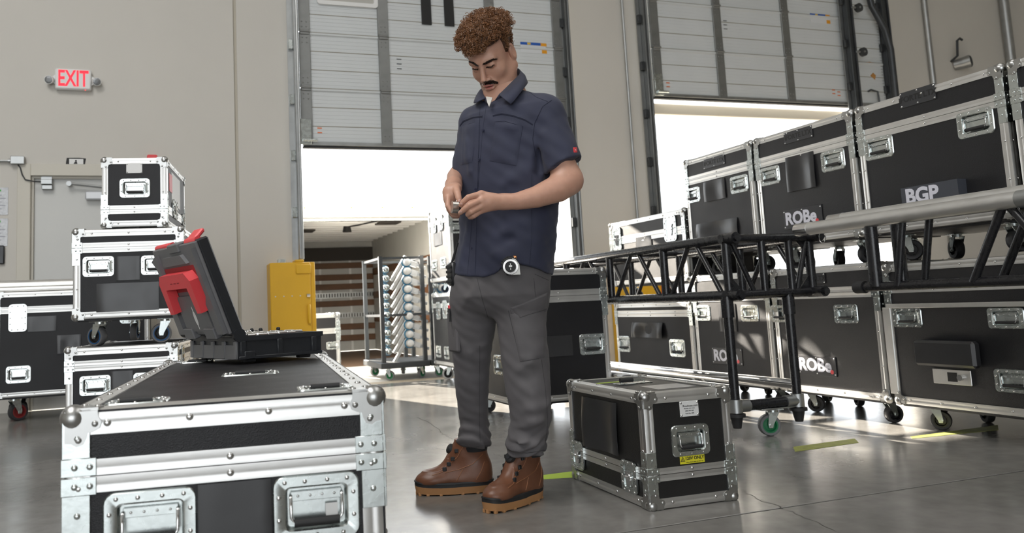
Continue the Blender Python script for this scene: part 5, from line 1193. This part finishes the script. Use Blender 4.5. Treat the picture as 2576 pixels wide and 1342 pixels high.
# curly hair
def curls():
    rr = random.Random(11); mb = MB(); cap = MB()
    n = 0; tries = 0
    while n < 2600 and tries < 40000:
        tries += 1
        th = rr.uniform(0, 2*pi); u = rr.uniform(-0.5, 1.0); s = sqrt(max(0, 1-u*u)); dl, df, du = s*cos(th), s*sin(th), u
        # hairline: keep off the face, the ears and the lower neck
        if df > 0.45 and du < 0.20: continue
        if df > 0.22 and abs(dl) > 0.45 and du < 0.34: continue
        if df > -0.35 and du < (-0.28 if 0.02 < df < 0.22 else 0.06): continue
        depth = rr.uniform(0.1, 1.0); grow = (0.012+0.034*depth)*(0.40+0.60*min(1, max(0, du+0.42)))*(0.92 if df > 0.25 else 1.0)*(1.25 if df < -0.2 else 1.0)*(1.0-0.5*max(0, du-0.45))*(0.35 if (du < 0.25 and abs(dl) > 0.55) else 1.0)
        base = hp(dl*0.074, -0.012+df*0.095, 0.028+du*0.084); nd = (HL*dl+HF*df+HU*du).normalized()
        c = base+nd*grow
        ax = Vector((rr.gauss(0, 1), rr.gauss(0, 1), rr.gauss(0, 1))).normalized(); a = ax.orthogonal().normalized(); b = ax.cross(a)
        R0 = rr.uniform(0.0045, 0.0095); turns = rr.uniform(1.1, 2.2); pitch = rr.uniform(0.001, 0.004); pts = []
        N = int(9*turns); ph = rr.uniform(0, 6)
        for i in range(N+1):
            t = i/N; ang = ph+t*turns*2*pi; R = R0*(1-0.25*t); pts.append(c+(a*cos(ang)+b*sin(ang))*R+ax*(t-0.5)*pitch*turns*3)
        r = rr.uniform(0.0006, 0.0013); mb.tube(pts, [r*0.7]+[r]*(N-1)+[r*0.35], 4, caps=False); n += 1
    def cap_sdf(p):
        d = ell(p, hp(0, -0.014, 0.040), HB3, [0.083*HS, 0.100*HS, 0.090*HS])
        d = smin(d, ell(p, hp(0, 0.038, 0.070), HB3, [0.056*HS, 0.046*HS, 0.034*HS]), 0.03)
        d = d-0.006*hsh(p, 160, 1.0)
        q = p-V3(HO); f = q@V3(HF)/HS; u = q@V3(HU)/HS; l = np.abs(q@V3(HL))/HS
        cut = np.maximum(np.minimum((0.042-u), f+0.01), 0)             # below the hairline in front
        d = smax(d, np.minimum(0.050-u, f-0.016), 0.008); d = smax(d, (-0.035-u), 0.01)
        return d
    Vc, Qc = surface_nets(cap_sdf, *bounds([hp(-0.1, -0.13, -0.06), hp(0.1, 0.12, 0.15), hp(0.1, -0.13, 0.15), hp(-0.1, 0.12, -0.06)], 0.03), 0.004)
    h = man_part('hair', np_mesh('hair', Vc, Qc, mat('dark_curl_base', (0.060, 0.026, 0.012), 0.6)))
    o = put('curls', mb.mesh('curls', M_hair, 60), h, None, 'stuff'); return h
curls()
# ---------------------------------------------------------------- clothes
M_shirt = mat('navy_cotton', (0.026, 0.030, 0.061), 0.74, noise=(22, 0.14), bump=('noise', 420, 0.12), sheen=0.08)
M_seam = mat('navy_seam', (0.013, 0.016, 0.038), 0.75)
M_pants = mat('grey_ripstop', (0.108, 0.101, 0.106), 0.74, noise=(18, 0.10), bump=('noise', 420, 0.12), sheen=0.05)
M_pseam = mat('grey_seam', (0.060, 0.056, 0.060), 0.8)
SHS = stn([(238, 1235, 1318, 0.0, 0.8), (262, 1200, 1362, 0.0, 0.62), (285, 1176, 1385, 0.01, 0.58), (320, 1166, 1388, 0.01, 0.58), (400, 1153, 1382, 0.0, 0.62), (470, 1154, 1388, 0, 0.64), (520, 1158, 1396, 0, 0.66), (560, 1160, 1396, 0, 0.68), (600, 1158, 1392, 0, 0.70), (650, 1149, 1387, 0, 0.72), (702, 1139, 1381, 0, 0.74)], 0.62)
def plane_cut(p, o, n): return (p-V3(o))@V3(n.normalized())
SL_A, SL_B = PP(1368, 285, 0.10), PP(1421, 420, 0.165)
SR_A, SR_B = PP(1194, 305, -0.09), PP(1177, 425, -0.075)
SH_FOLD = [(1290, 560, .12, 1370, 470, .12, .012, -.006), (1270, 585, .14, 1350, 520, .12, .010, .005), (1240, 470, .16, 1300, 590, .14, .012, .004), (1225, 330, .14, 1180, 260, .08, .010, .004), (1235, 300, .14, 1290, 320, .15, .008, .004),
    (1350, 330, .14, 1330, 440, .14, .012, .006), (1362, 345, .15, 1350, 430, .15, .009, -.007), (1340, 420, .14, 1270, 460, .15, .012, .004), (1215, 420, .14, 1210, 600, .14, .008, .004), (1240, 640, .15, 1330, 655, .14, .014, .005), (1225, 625, .15, 1290, 600, .15, .010, -.004),
    (1300, 620, .14, 1378, 560, .09, .012, .004), (1165, 330, .02, 1180, 430, .06, .009, .004), (1380, 300, .17, 1440, 400, .20, .010, .003), (1370, 340, .18, 1400, 420, .19, .010, .004), (1385, 430, .14, 1360, 500, .12, .010, -.005), (1175, 560, .05, 1165, 670, .03, .010, .004)]
def shirt_sdf(p):
    d = loft(p, SHS, BS, BF, 2.35)
    z1 = PP(1270, 238).z; d = smax(d, p[:, 2]-z1, 0.02)
    d = smin(d, cone(p, PP(1285, 268, 0.02), PP(1372, 292, 0.10), 0.055, 0.062), 0.04)
    d = smin(d, cone(p, PP(1238, 272, -0.02), PP(1192, 308, -0.09), 0.05, 0.052), 0.04)
    s = cone(p, SL_A, SL_B, 0.072, 0.068); s = smax(s, plane_cut(p, PP(1420, 416, 0.165), (SL_B-SL_A).normalized()*0.8+Vector((0, 0, -1))*0.1+CRh*0.12), 0.006)
    d = smin(d, s, 0.022)
    s = cone(p, SR_A, SR_B, 0.058, 0.062); s = smax(s, plane_cut(p, PP(1160, 428, -0.07), Vector((0, 0, -1))-CRh*0.06), 0.006)
    d = smin(d, s, 0.018)
    # hem: low at front left, rising to the tape measure, low again at the back
    q = p-V3(CAM); k = q@V3(CW); px = CX+FPX*(q@V3(CR))/k; py = CY-FPX*(q@V3(CU))/k
    hem = np.interp(px, [1130, 1145, 1180, 1215, 1245, 1262, 1285, 1308, 1330, 1355, 1380, 1395], [682, 690, 697, 697, 690, 674, 662, 664, 668, 676, 690, 694])
    d = smax(d, (py-hem)*k/FPX*0.9, 0.006)
    w = folds(p, SH_FOLD)+0.0026*hsh(p, 60, 2.0)+0.0032*hsh(p*np.array([1, 1, 0.35]), 42, 5.0)
    return d-w
Vs, Qs = surface_nets(shirt_sdf, *bounds([PP(1130, 225, -0.2), PP(1470, 705, 0.3), PP(1130, 705, 0.3), PP(1470, 225, -0.2)], 0.05), 0.0042)
SHIRT = man_part('shirt', np_mesh('shirt', Vs, Qs, M_shirt)); BSH = bvh(Vs, Qs)
def on(tree, pts, off=0.002):
    out = []
    for x, y in pts:
        p, n = hit(tree, x, y)
        if p is not None: out.append(p+n*off)
    return out
def dens(pts, step=4.0):
    out = []
    for a, b in zip(pts, pts[1:]):
        n = max(1, int(math.hypot(b[0]-a[0], b[1]-a[1])/step))
        out += [(a[0]+(b[0]-a[0])*i/n, a[1]+(b[1]-a[1])*i/n) for i in range(n)]
    return out+[pts[-1]]
def seam(tree, pts, r, m, par, name='seam'):
    P = on(tree, dens(pts), 0.0003)
    if len(P) < 2: return
    return put(name, MB().tube(P, r, 5).mesh(name, m, 60), par)
def patch(tree, poly, m, par, name, off=0.003, n=14):
    """quad patch laid on a surface; poly = 4 pixel corners (tl, tr, br, bl)"""
    tl, tr, br, bl = [Vector((*q, 0)) for q in poly]; vs = []; ok = []
    for j in range(n+1):
        for i in range(n+1):
            a, b = i/n, j/n; q = tl.lerp(tr, a).lerp(bl.lerp(br, a), b); p, nn = hit(tree, q.x, q.y)
            e = 0.0 if (i in (0, n) or j in (0, n)) else 1.0
            vs.append((p+nn*(off*(0.25+0.75*e))) if p is not None else None)
    fs = [(j*(n+1)+i, (j+1)*(n+1)+i, (j+1)*(n+1)+i+1, j*(n+1)+i+1) for j in range(n) for i in range(n)]
    fs = [f for f in fs if all(vs[q] is not None for q in f) and max((vs[f[0]]-vs[q]).length for q in f) < 0.03]
    vs = [v if v is not None else Vector((0, 0, 0)) for v in vs]
    mb = MB(); use = sorted({i for f in fs for i in f}); mp = {o: i for i, o in enumerate(use)}; mb.add([vs[i] for i in use], [tuple(mp[i] for i in f) for f in fs])
    return put(name, mb.mesh(name, m, 60), par)
LP([(1215, 214), (1243, 212), (1240, 217), (1219, 218)], 'upper_lip'); LP([(1219, 219), (1241, 217), (1237, 224), (1225, 226)], 'lower_lip', 0.0022)
# shirt details
patch(BSH, [(1196, 300), (1207, 298), (1196, 692), (1184, 692)], M_shirt, SHIRT, 'placket', 0.0025, 40)
for pl in ([(1224, 262), (1214, 330), (1207, 420), (1199, 520), (1192, 620), (1185, 694)], [(1208, 270), (1204, 330), (1196, 420), (1187, 560), (1176, 692)]): seam(BSH, pl, 0.0006, M_seam, SHIRT)
patch(BSH, [(1245, 307), (1315, 316), (1300, 416), (1232, 405)], M_shirt, SHIRT, 'chest_pocket', 0.0035); patch(BSH, [(1163, 318), (1202, 306), (1188, 408), (1160, 416)], M_shirt, SHIRT, 'chest_pocket', 0.0035)
for pl in ([(1245, 307), (1268, 305), (1315, 318), (1298, 417), (1232, 405), (1245, 307)], [(1163, 325), (1180, 312), (1202, 306), (1188, 405), (1160, 415)]): seam(BSH, pl, 0.0008, M_seam, SHIRT)
for pl in ([(1240, 290), (1262, 285), (1290, 290), (1320, 300), (1340, 312)], [(1157, 316), (1166, 304), (1190, 294), (1214, 292)]): seam(BSH, pl, 0.0022, M_shirt, SHIRT, 'yoke_flap'); seam(BSH, [(x, y+3) for x, y in pl], 0.0012, M_seam, SHIRT)
seam(BSH, [(1318, 222), (1350, 245), (1378, 256)], 0.0008, M_seam, SHIRT); seam(BSH, [(1388, 252), (1365, 268), (1345, 310), (1340, 350), (1348, 395)], 0.0010, M_seam, SHIRT)
seam(BSH, [(1338, 440), (1337, 520), (1338, 600), (1332, 668)], 0.0009, M_seam, SHIRT); seam(BSH, [(1384, 418), (1420, 414), (1457, 396)], 0.0009, M_seam, SHIRT)
for x, y in ((1218, 258), (1216, 328), (1206, 402), (1198, 476), (1191, 551), (1187, 625)):
    p, n = hit(BSH, x, y)
    if p is None: continue
    b = put('button', MB().cyl(p+n*0.001, p+n*0.0045, 0.0052, n=14).mesh('button', mat('navy_button', (0.03, 0.035, 0.07), 0.3), 30), SHIRT)
    put('button_hole', MB().cyl(p+n*0.004, p+n*0.0049, 0.0018, n=8).mesh('button_hole', M_ink, 0), b)
patch(BSH, [(1441, 371), (1451, 371), (1452, 384), (1443, 384)], M_red, SHIRT, 'brand_tab', 0.0025, 3); p, n = hit(BSH, 1447, 378)
if p: put('tab_emblem', MB().dome(p+n*0.002, n, 0.0035, 0.0008).mesh('tab_emblem', M_label, 60), SHIRT)
# collar and undershirt
def sheet(rows, m, name, th=0.003):
    """rows of Vectors -> solid sheet"""
    nr, nc = len(rows), len(rows[0]); vs = [v for r in rows for v in r]; fs = [(j*nc+i, j*nc+i+1, (j+1)*nc+i+1, (j+1)*nc+i) for j in range(nr-1) for i in range(nc-1)]
    o = put(name, MB().add(vs, fs).mesh(name, m, 60), SHIRT); md = o.modifiers.new('thickness', 'SOLIDIFY'); md.thickness = th; md.offset = 0; return o
def crv(pts, n):
    P = [Vector(p) for p in pts]; out = []
    for i in range(n+1):
        t = i/n*(len(P)-1); k = min(int(t), len(P)-2); f = t-k; p0, p1, p2, p3 = P[max(k-1, 0)], P[k], P[k+1], P[min(k+2, len(P)-1)]
        out.append(0.5*((2*p1)+(p2-p0)*f+(2*p0-5*p1+4*p2-p3)*f*f+(3*p1-p0-3*p2+p3)*f**3))
    return out
# the standing fall: fold line then leaf edge, from the front round the neck to the back and to the far side
fold = crv([PP(1255, 238, 0.115), PP(1268, 226, 0.105), PP(1288, 206, 0.085), PP(1308, 184, 0.03), PP(1298, 172, -0.055), PP(1258, 186, -0.105), PP(1224, 214, -0.055), PP(1214, 232, 0.01), PP(1222, 247, 0.06)], 40)
leaf = crv([PP(1284, 262, 0.150), PP(1292, 255, 0.148), PP(1310, 232, 0.130), PP(1327, 209, 0.045), PP(1316, 206, -0.08), PP(1258, 212, -0.125), PP(1207, 232, -0.065), PP(1192, 258, 0.0), PP(1199, 258, 0.045)], 40)
base = crv([PP(1244, 254, 0.120), PP(1262, 246, 0.110), PP(1290, 232, 0.090), PP(1312, 212, 0.025), PP(1302, 205, -0.06), PP(1258, 212, -0.10), PP(1228, 236, -0.055), PP(1218, 250, 0.02), PP(1226, 262, 0.075)], 40)
sheet([fold, [a.lerp(b, 0.5)+(a.lerp(b, 0.5)-PP(1268, 235, 0)).normalized()*0.006 for a, b in zip(fold, leaf)], leaf], M_shirt, 'collar')
sheet([fold, base], M_shirt, 'collar_stand', 0.002)
man_part('undershirt', MB().add([PP(1223, 244, 0.075), PP(1239, 247, 0.085), PP(1236, 257, 0.092), PP(1231, 270, 0.10), PP(1226, 258, 0.085)], [(0, 1, 2, 3, 4)]).mesh('undershirt', mat('white_cotton', (0.66, 0.63, 0.58), 0.8), 0)).modifiers.new('thickness', 'SOLIDIFY').thickness = 0.004
# trousers
PR = [(712, 1142, 1262, -.03), (760, 1133, 1258, -.04), (800, 1134, 1250, -.05), (860, 1138, 1240, -.065), (930, 1143, 1230, -.08), (1000, 1148, 1228, -.095), (1055, 1157, 1229, -.11), (1085, 1156, 1232, -.115), (1108, 1150, 1236, -.12), (1122, 1154, 1232, -.12)]
PL_ = [(712, 1240, 1379, .04), (760, 1246, 1374, .05), (800, 1250, 1373, .06), (860, 1257, 1376, .075), (930, 1267, 1381, .085), (1000, 1277, 1386, .095), (1055, 1285, 1385, .10), (1085, 1280, 1380, .10), (1115, 1273, 1374, .10), (1138, 1280, 1370, .10)]
LEGR = stn(PR, 0.98); LEGL = stn(PL_, 0.98); PELV = stn([(640, 1150, 1378, 0, .74), (700, 1143, 1379, 0, .74), (745, 1138, 1377, 0, .72), (790, 1150, 1368, 0, .62)], 0.74)
PN_FOLD = [(1200, 702, .17, 1217, 770, .12, .006, -.007), (1217, 770, .12, 1232, 830, .07, .010, -.006), (1205, 705, .16, 1260, 800, .16, .010, .005), (1192, 720, .12, 1150, 790, .05, .012, .004), (1160, 900, .03, 1225, 870, .0, .010, .004), (1165, 880, .03, 1228, 885, 0, .008, -.004),
    (1210, 1000, .02, 1165, 1060, .02, .012, .005), (1160, 1075, .0, 1225, 1062, -.02, .010, .006), (1165, 1095, .0, 1235, 1085, -.02, .009, -.006), (1160, 1105, 0, 1200, 1112, 0, .008, .006), (1290, 940, .18, 1350, 905, .19, .012, .005), (1300, 960, .18, 1370, 940, .17, .010, -.004),
    (1300, 1040, .19, 1380, 1020, .16, .012, .005), (1290, 1075, .19, 1370, 1060, .18, .011, .006), (1285, 1100, .18, 1375, 1090, .17, .009, -.006), (1300, 1118, .18, 1350, 1115, .18, .009, .005), (1345, 890, .2, 1375, 870, .16, .009, .005), (1320, 700, .2, 1300, 760, .2, .014, .003), (1340, 1000, .2, 1350, 1060, .2, .012, .004)]
def pants_sdf(p):
    d = smin(loft(p, LEGR, BS, BF, 2.1), loft(p, LEGL, BS, BF, 2.1), 0.018)
    zr = PP(1190, 1124, -.12).z; zl = PP(1325, 1142, .10).z; zt = PP(1260, 712).z
    a = smax(loft(p, LEGR, BS, BF, 2.1), np.maximum(zr-p[:, 2], p[:, 2]-zt-0.02), 0.012); b = smax(loft(p, LEGL, BS, BF, 2.1), np.maximum(zl-p[:, 2], p[:, 2]-zt-0.02), 0.012)
    d = smin(a, b, 0.016)
    pv = smax(loft(p, PELV, BS, BF, 2.3)+0.006, np.maximum(p[:, 2]-PP(1260, 655).z, PP(1230, 800).z-p[:, 2]), 0.06); d = smin(d, pv, 0.03)
    w = folds(p, PN_FOLD)+0.0030*hsh(p, 62, 1.0)+0.0035*hsh(p*np.array([1, 1, 0.4]), 42, 4.0)
    lo = np.clip((PP(1260, 1040).z-p[:, 2])/0.1, 0, 1); w = w+lo*0.0045*np.sin(p[:, 2]*150+6*np.sin(p[:, 0]*22+p[:, 1]*17))
    return d-w
Vp, Qp = surface_nets(pants_sdf, *bounds([PP(1125, 650, -0.25), PP(1395, 1150, 0.3), PP(1125, 1150, 0.3), PP(1395, 650, -0.25)], 0.05), 0.0045)
PANTS = man_part('trousers', np_mesh('trousers', Vp, Qp, M_pants)); BPN = bvh(Vp, Qp)
patch(BPN, [(1286, 775), (1375, 738), (1374, 778), (1306, 802)], M_pants, PANTS, 'pocket_flap', 0.006, 18)
patch(BPN, [(1283, 790), (1372, 782), (1370, 900), (1308, 910)], M_pants, PANTS, 'cargo_pocket', 0.0045, 18)
for pl in ([(1284, 776), (1330, 756), (1376, 738)], [(1284, 778), (1288, 788), (1316, 804), (1350, 792), (1374, 780)]): seam(BPN, pl, 0.0016, M_pants, PANTS); seam(BPN, [(x, y+2.5) for x, y in pl], 0.0011, M_pseam, PANTS)
for pl in ([(1279, 782), (1290, 830), (1300, 870), (1309, 911), (1355, 903)], [(1343, 700), (1346, 735), (1349, 752)], [(1200, 700), (1215, 760), (1228, 800)], [(1362, 905), (1372, 980), (1378, 1060), (1372, 1120)], [(1207, 870), (1206, 960), (1206, 1060), (1208, 1115)], [(1152, 1118), (1190, 1126), (1232, 1120)], [(1276, 1132), (1325, 1141), (1370, 1134)]): seam(BPN, pl, 0.0010, M_pseam, PANTS)
seam(BPN, [(1345, 690), (1380, 706)], 0.0010, M_pseam, PANTS)
# ---------------------------------------------------------------- boots
M_leather = mat('brown_leather', (0.165, 0.066, 0.034), 0.42, noise=(9, 0.38), bump=('noise', 120, 0.15))
M_leath2 = mat('tan_stitch', (0.30, 0.13, 0.06), 0.6)
M_gum = mat('gum_sole', (0.42, 0.21, 0.085), 0.6, noise=(20, 0.1))
def sole_poly(L, W, n=40, g=0.0):
    pts = []
    for i in range(n):
        t = 2*pi*i/n; x = cos(t); 
        hw = W*(0.5 if x > 0 else 0.43)*(1+0.06*cos(3*t)); xx = (abs(x)**0.8)*(1 if x > 0 else -1)*(L/2+g); yy = (abs(sin(t))**0.72)*(1 if sin(t) > 0 else -1)*(hw+g); pts.append((xx, yy))
    return pts
def boot(pos, yaw, side, lab):
    B = put('boot', None, MAN, MAN_T @ Matrix.Translation(pos) @ Matrix.Rotation(yaw, 4, 'Z')); B['label'] = lab
    L, W = 0.305, 0.108
    def slab(z0, z1, g0, g1, m, name, rise=0.006):
        a = sole_poly(L, W, 44, g0); b = sole_poly(L, W, 44, g1); n = len(a)
        def rz(x, z): return z+rise*max(0, (x-0.08)/0.07)**2*1.2
        mb = MB().add([(x, y, rz(x, z0)) for x, y in a]+[(x, y, rz(x, z1)) for x, y in b], [tuple(range(n))[::-1], tuple(range(n, 2*n))]+[(i, (i+1) % n, (i+1) % n+n, i+n) for i in range(n)])
        return put(name, mb.mesh(name, m, 40), B)
    os_ = slab(0.004, 0.030, -0.002, 0.003, M_gum, 'outsole')
    for i in range(44):
        x, y = sole_poly(L, W, 44, -0.0065)[i]
        if i % 3 == 0: put('tread_lug', MB().cbox((x-0.006, y-0.006, 0.0+0.0), (x+0.006, y+0.006, 0.008+0.012*max(0, (x-0.08)/0.07)**2*0.5), 0.001).mesh('tread_lug', M_gum, 30), os_)
    slab(0.028, 0.044, 0.002, 0.002, M_rubber, 'midsole'); slab(0.043, 0.048, 0.0045, 0.003, M_rubber, 'welt')
    def sdf(p):
        I = np.eye(3)
        d = ell(p, (0.085, 0, 0.054), I, (0.066, 0.053, 0.036)); d = smin(d, ell(p, (0.0, 0, 0.060), I, (0.11, 0.046, 0.044)), 0.03)
        d = smin(d, ell(p, (-0.10, 0, 0.075), I, (0.048, 0.044, 0.07)), 0.03)
        d = smin(d, cone(p, (0.040, 0, 0.070), (-0.028, 0, 0.150), 0.028, 0.042), 0.025)
        sh = loft(p, [(0.03, -0.062, 0, 0.078, 0.047), (0.10, -0.072, 0, 0.072, 0.047), (0.15, -0.076, 0, 0.060, 0.049), (0.205, -0.070, 0, 0.062, 0.055)], Vector((1, 0, 0)), Vector((0, 1, 0)), 2.2)
        sh = smax(sh, np.maximum(p[:, 2]-0.200-0.10*(p[:, 0]+0.07), 0.03-p[:, 2]), 0.006); d = smin(d, sh, 0.02)
        d = smax(d, 0.042-p[:, 2], 0.002)
        # moccasin toe ridge
        r = np.sqrt(((p[:, 0]-0.062)/0.060)**2+(p[:, 1]/0.036)**2); d = d-0.003*np.exp(-((r-1)/0.07)**2)*(p[:, 2] > 0.065)*(p[:, 0] > 0.02)
        return d-0.0012*hsh(p, 60, 3.0)
    V, Q = surface_nets(sdf, (-0.17, -0.07, 0.03), (0.17, 0.07, 0.23), 0.0032)
    up = put('upper', np_mesh('upper', V, Q, M_leather), B); T = bvh(V, Q)
    put('padded_cuff', MB().lathe([(0.050, 0.158), (0.0595, 0.160), (0.0625, 0.172), (0.0625, 0.196), (0.050, 0.212)], 28, Matrix.Translation((-0.085, 0, 0.0)) @ Matrix.Diagonal((0.86, 1, 1, 1))).mesh('padded_cuff', mat('black_padding', (0.02, 0.02, 0.022), 0.8), 50), B)
    def lay(pts, off=0.0006):
        out = []
        for a in pts:
            a = Vector(a); o = Vector((a.x, 0, a.z)); dr = Vector((0, a.y, 0)).normalized() if len(a) == 3 else None
            h_, n_, i_, t_ = T.ray_cast(a+dr*0.1, -dr)
            if h_ is not None: out.append(h_+n_*off)
        return out
    for s in (-1, 1):
        for path in ([(0.035, s, 0.102), (-0.015, s, 0.140), (-0.045, s, 0.19)], [(0.035, s, 0.102), (0.045, s, 0.088), (0.085, s, 0.078)], [(0.035, s, 0.085), (-0.02, s, 0.095), (-0.075, s, 0.115), (-0.115, s, 0.15)], [(-0.035, s, 0.095), (-0.01, s, 0.055)], [(-0.085, s, 0.055), (-0.105, s, 0.085), (-0.12, s, 0.12)]):
            P = []
            for a, b in zip(path, path[1:]): P += [tuple(a[q]+(b[q]-a[q])*i/6 for q in range(3)) for i in range(6)]
            Q_ = lay(P+[path[-1]])
            if len(Q_) > 2: put('stitching', MB().tube(Q_, 0.0013, 5).mesh('stitching', M_leath2, 60), B)
        eye = []
        for (x, z) in ((0.042, 0.104), (0.024, 0.122), (0.008, 0.142), (-0.008, 0.172)):
            q = lay([(x-0.006, s, z-0.006)], 0.001)
            if q:
                eye.append(q[0]); put('lace_guide', MB().cbox((-0.008, -0.004, -0.008), (0.008, 0.004, 0.007), 0.002, Matrix.Translation(q[0])).mesh('lace_guide', M_rubber, 30), B)
        (B.__setitem__('eyes%d' % (s+1), [list(e) for e in eye]))
    eL, eR = [[Vector(v) for v in B['eyes%d' % q]] for q in (0, 2)]; del B['eyes0']; del B['eyes2']
    for i in range(min(len(eL), len(eR))):
        for a, b in ((eL[i], eR[min(i+1, len(eR)-1)]), (eR[i], eL[min(i+1, len(eL)-1)])):
            m_ = (a+b)/2+Vector((0.010, 0, 0.016)); put('lace', MB().tube([a, m_, b], 0.0012, 5).mesh('lace', M_ink, 60), B)
    dl = put('dial', MB().lathe([(0.0, 0.016), (0.013, 0.016), (0.019, 0.012), (0.021, 0.002), (0.021, -0.004)], 18, Matrix.Translation((0.006, 0, 0.166)) @ Matrix.Rotation(radians(62), 4, 'Y')).mesh('dial', M_rubber, 35), B)
    put('dial_cap', MB().lathe([(0, 0.0175), (0.009, 0.0175), (0.010, 0.016)], 6, Matrix.Translation((0.006, 0, 0.166)) @ Matrix.Rotation(radians(62), 4, 'Y')).mesh('dial_cap', M_darkp, 0), dl)
    put('heel_loop', MB().tube([(-0.135, 0, 0.18), (-0.148, 0, 0.20), (-0.146, 0, 0.22), (-0.132, 0, 0.215), (-0.128, 0, 0.19)], 0.004, 6).mesh('heel_loop', M_rubber, 50), B)
    put('brand_tab', MB().cbox((-0.075, -side*0.056, 0.165), (-0.063, -side*0.051, 0.182), 0.001).mesh('brand_tab', M_red, 0), B)
    return B
def boot_px(hx, hy, tx, ty, side, lab):
    h = at_z(hx, hy, 0); t = at_z(tx, ty, 0); yw = atan2(t.y-h.y, t.x-h.x); c = h+(t-h).normalized()*0.152; return boot((c.x, c.y, 0), yw, side, lab)
boot_px(1241, 1235, 1050, 1245, 1, 'brown leather work boot farther from the camera')
boot_px(1358, 1249, 1236, 1290, 1, 'brown leather work boot nearer the camera')
# ---------------------------------------------------------------- things he carries
def facing(o, n):
    n = n.normalized(); u = Vector((0, 0, 1)); x = u.cross(n).normalized(); z = n.cross(x)
    return Matrix((( x.x, -n.x, z.x, o.x), (x.y, -n.y, z.y, o.y), (x.z, -n.z, z.z, o.z), (0, 0, 0, 1)))   # outward is -y
p, n = hit(BPN, 1284, 680); p = p if p is not None else PP(1284, 680, 0.2)
nh = (BF*0.45+BS*0.25+TCh*0.6).normalized()
TM = thing('tape_measure', 'round chrome and black tape measure clipped to the trouser waistband', 'tape measure'); TM.matrix_world = facing(PP(1284, 673, 0.185)+nh*0.010, nh) @ Matrix.Scale(0.86, 4)
part('housing', MB().cyl((0, 0.01, 0.004), (0, -0.032, 0.004), 0.036, n=26).cbox((-0.02, -0.03, -0.034), (0.036, 0.01, -0.01), 0.004), M_rubber, TM, 35)
part('face_ring', MB().lathe([(0.021, -0.002), (0.033, -0.002), (0.031, 0.004), (0.023, 0.005)], 28, Matrix.Translation((0, -0.0335, 0.0)) @ RX90, closed=True), mat('worn_chrome', (0.32, 0.31, 0.30), 0.22, 1.0), TM)
part('face_plate', MB().prism([(0.0, -0.033), (0.038, -0.033), (0.036, 0.008), (0.022, 0.03), (0.008, 0.034)], -0.0335, -0.030), mat('satin_steel', (0.20, 0.195, 0.18), 0.35, 1.0), TM)
fd = part('face_disc', MB().cyl((0, -0.031, 0), (0, -0.0365, 0), 0.021, n=24), M_ink, TM)
part('emblem', MB().sph((0, -0.0368, 0.003), 0.008, 12, 8, (0.9, 0.06, 0.6)).sph((0, -0.0368, 0.011), 0.0035, 8, 6, (0.6, 0.1, 1)).sph((0, -0.0368, -0.009), 0.0035, 8, 6, (0.6, 0.1, 1.2)), M_label, fd)
part('brake_button', MB().cbox((0.01, -0.026, 0.030), (0.028, -0.006, 0.046), 0.004), mat('copper', (0.6, 0.25, 0.1), 0.3, 0.8), TM)
for k in range(8): part('grip_rib', MB().cbox((-0.004, -0.028, 0.036), (0.004, 0.006, 0.041), 0.001, Matrix.Translation((0, 0, 0.004)) @ Matrix.Rotation(radians(-70+k*15), 4, 'Y')), M_rubber, TM)
HO2 = thing('tool_pouch', 'black holster hanging from the hip on the far side of the man', 'pouch', tuple(PP(1137, 690, -0.02)))
part('pouch_body', MB().cbox((-0.012, -0.03, -0.045), (0.012, 0.03, 0.045), 0.008), M_vinyl, HO2)
part('strap', MB().tube([CR*(-0.002)+CU*0.035, CR*0.008+CU*0.07, CR*0.022+CU*0.12], 0.005, 6), M_rubber, HO2)
for k in range(4): part('pouch_rib', MB().cbox((-0.015, -0.028, -0.032+k*0.018), (-0.010, 0.028, -0.022+k*0.018), 0.001), M_rubber, HO2)
PE = thing('pen', 'red-capped pen sticking out of the far side trouser pocket', 'pen', tuple(PP(1131.5, 790, -0.03)))
part('pen_barrel', MB().cyl((0, 0, -0.03), (0, 0, 0.02), 0.0045, n=10), M_rubber, PE); part('pen_cap', MB().cyl((0, 0, 0.02), (0, 0, 0.032), 0.006, n=12), M_red, PE)
man_part('side_pocket', MB().cbox((-0.008, -0.05, -0.075), (0.012, 0.05, 0.075), 0.006, Matrix.Translation(PP(1141, 836, -0.05))).mesh('side_pocket', M_pants, 30))
tc = PP(1145, 521.5, 0.235); ax = (CR*1.0+CW*0.25-CU*0.05).normalized()
TL = thing('socket_adapter', 'small silver and black round tool held between the fingers', 'tool', tuple(tc))
part('drum', MB().cyl(-ax*0.012, ax*0.009, 0.0215, n=30), mat('brushed_steel', (0.55, 0.53, 0.50), 0.28, 1.0), TL, 35)
part('flange', MB().cyl(ax*0.009, ax*0.0135, 0.0205, n=30).cyl(ax*0.0135, ax*0.02, 0.011, n=18), M_rubber, TL, 35)
part('shank', MB().cyl(ax*0.02, ax*0.055, 0.0065, n=16), M_chrome, TL, 35)
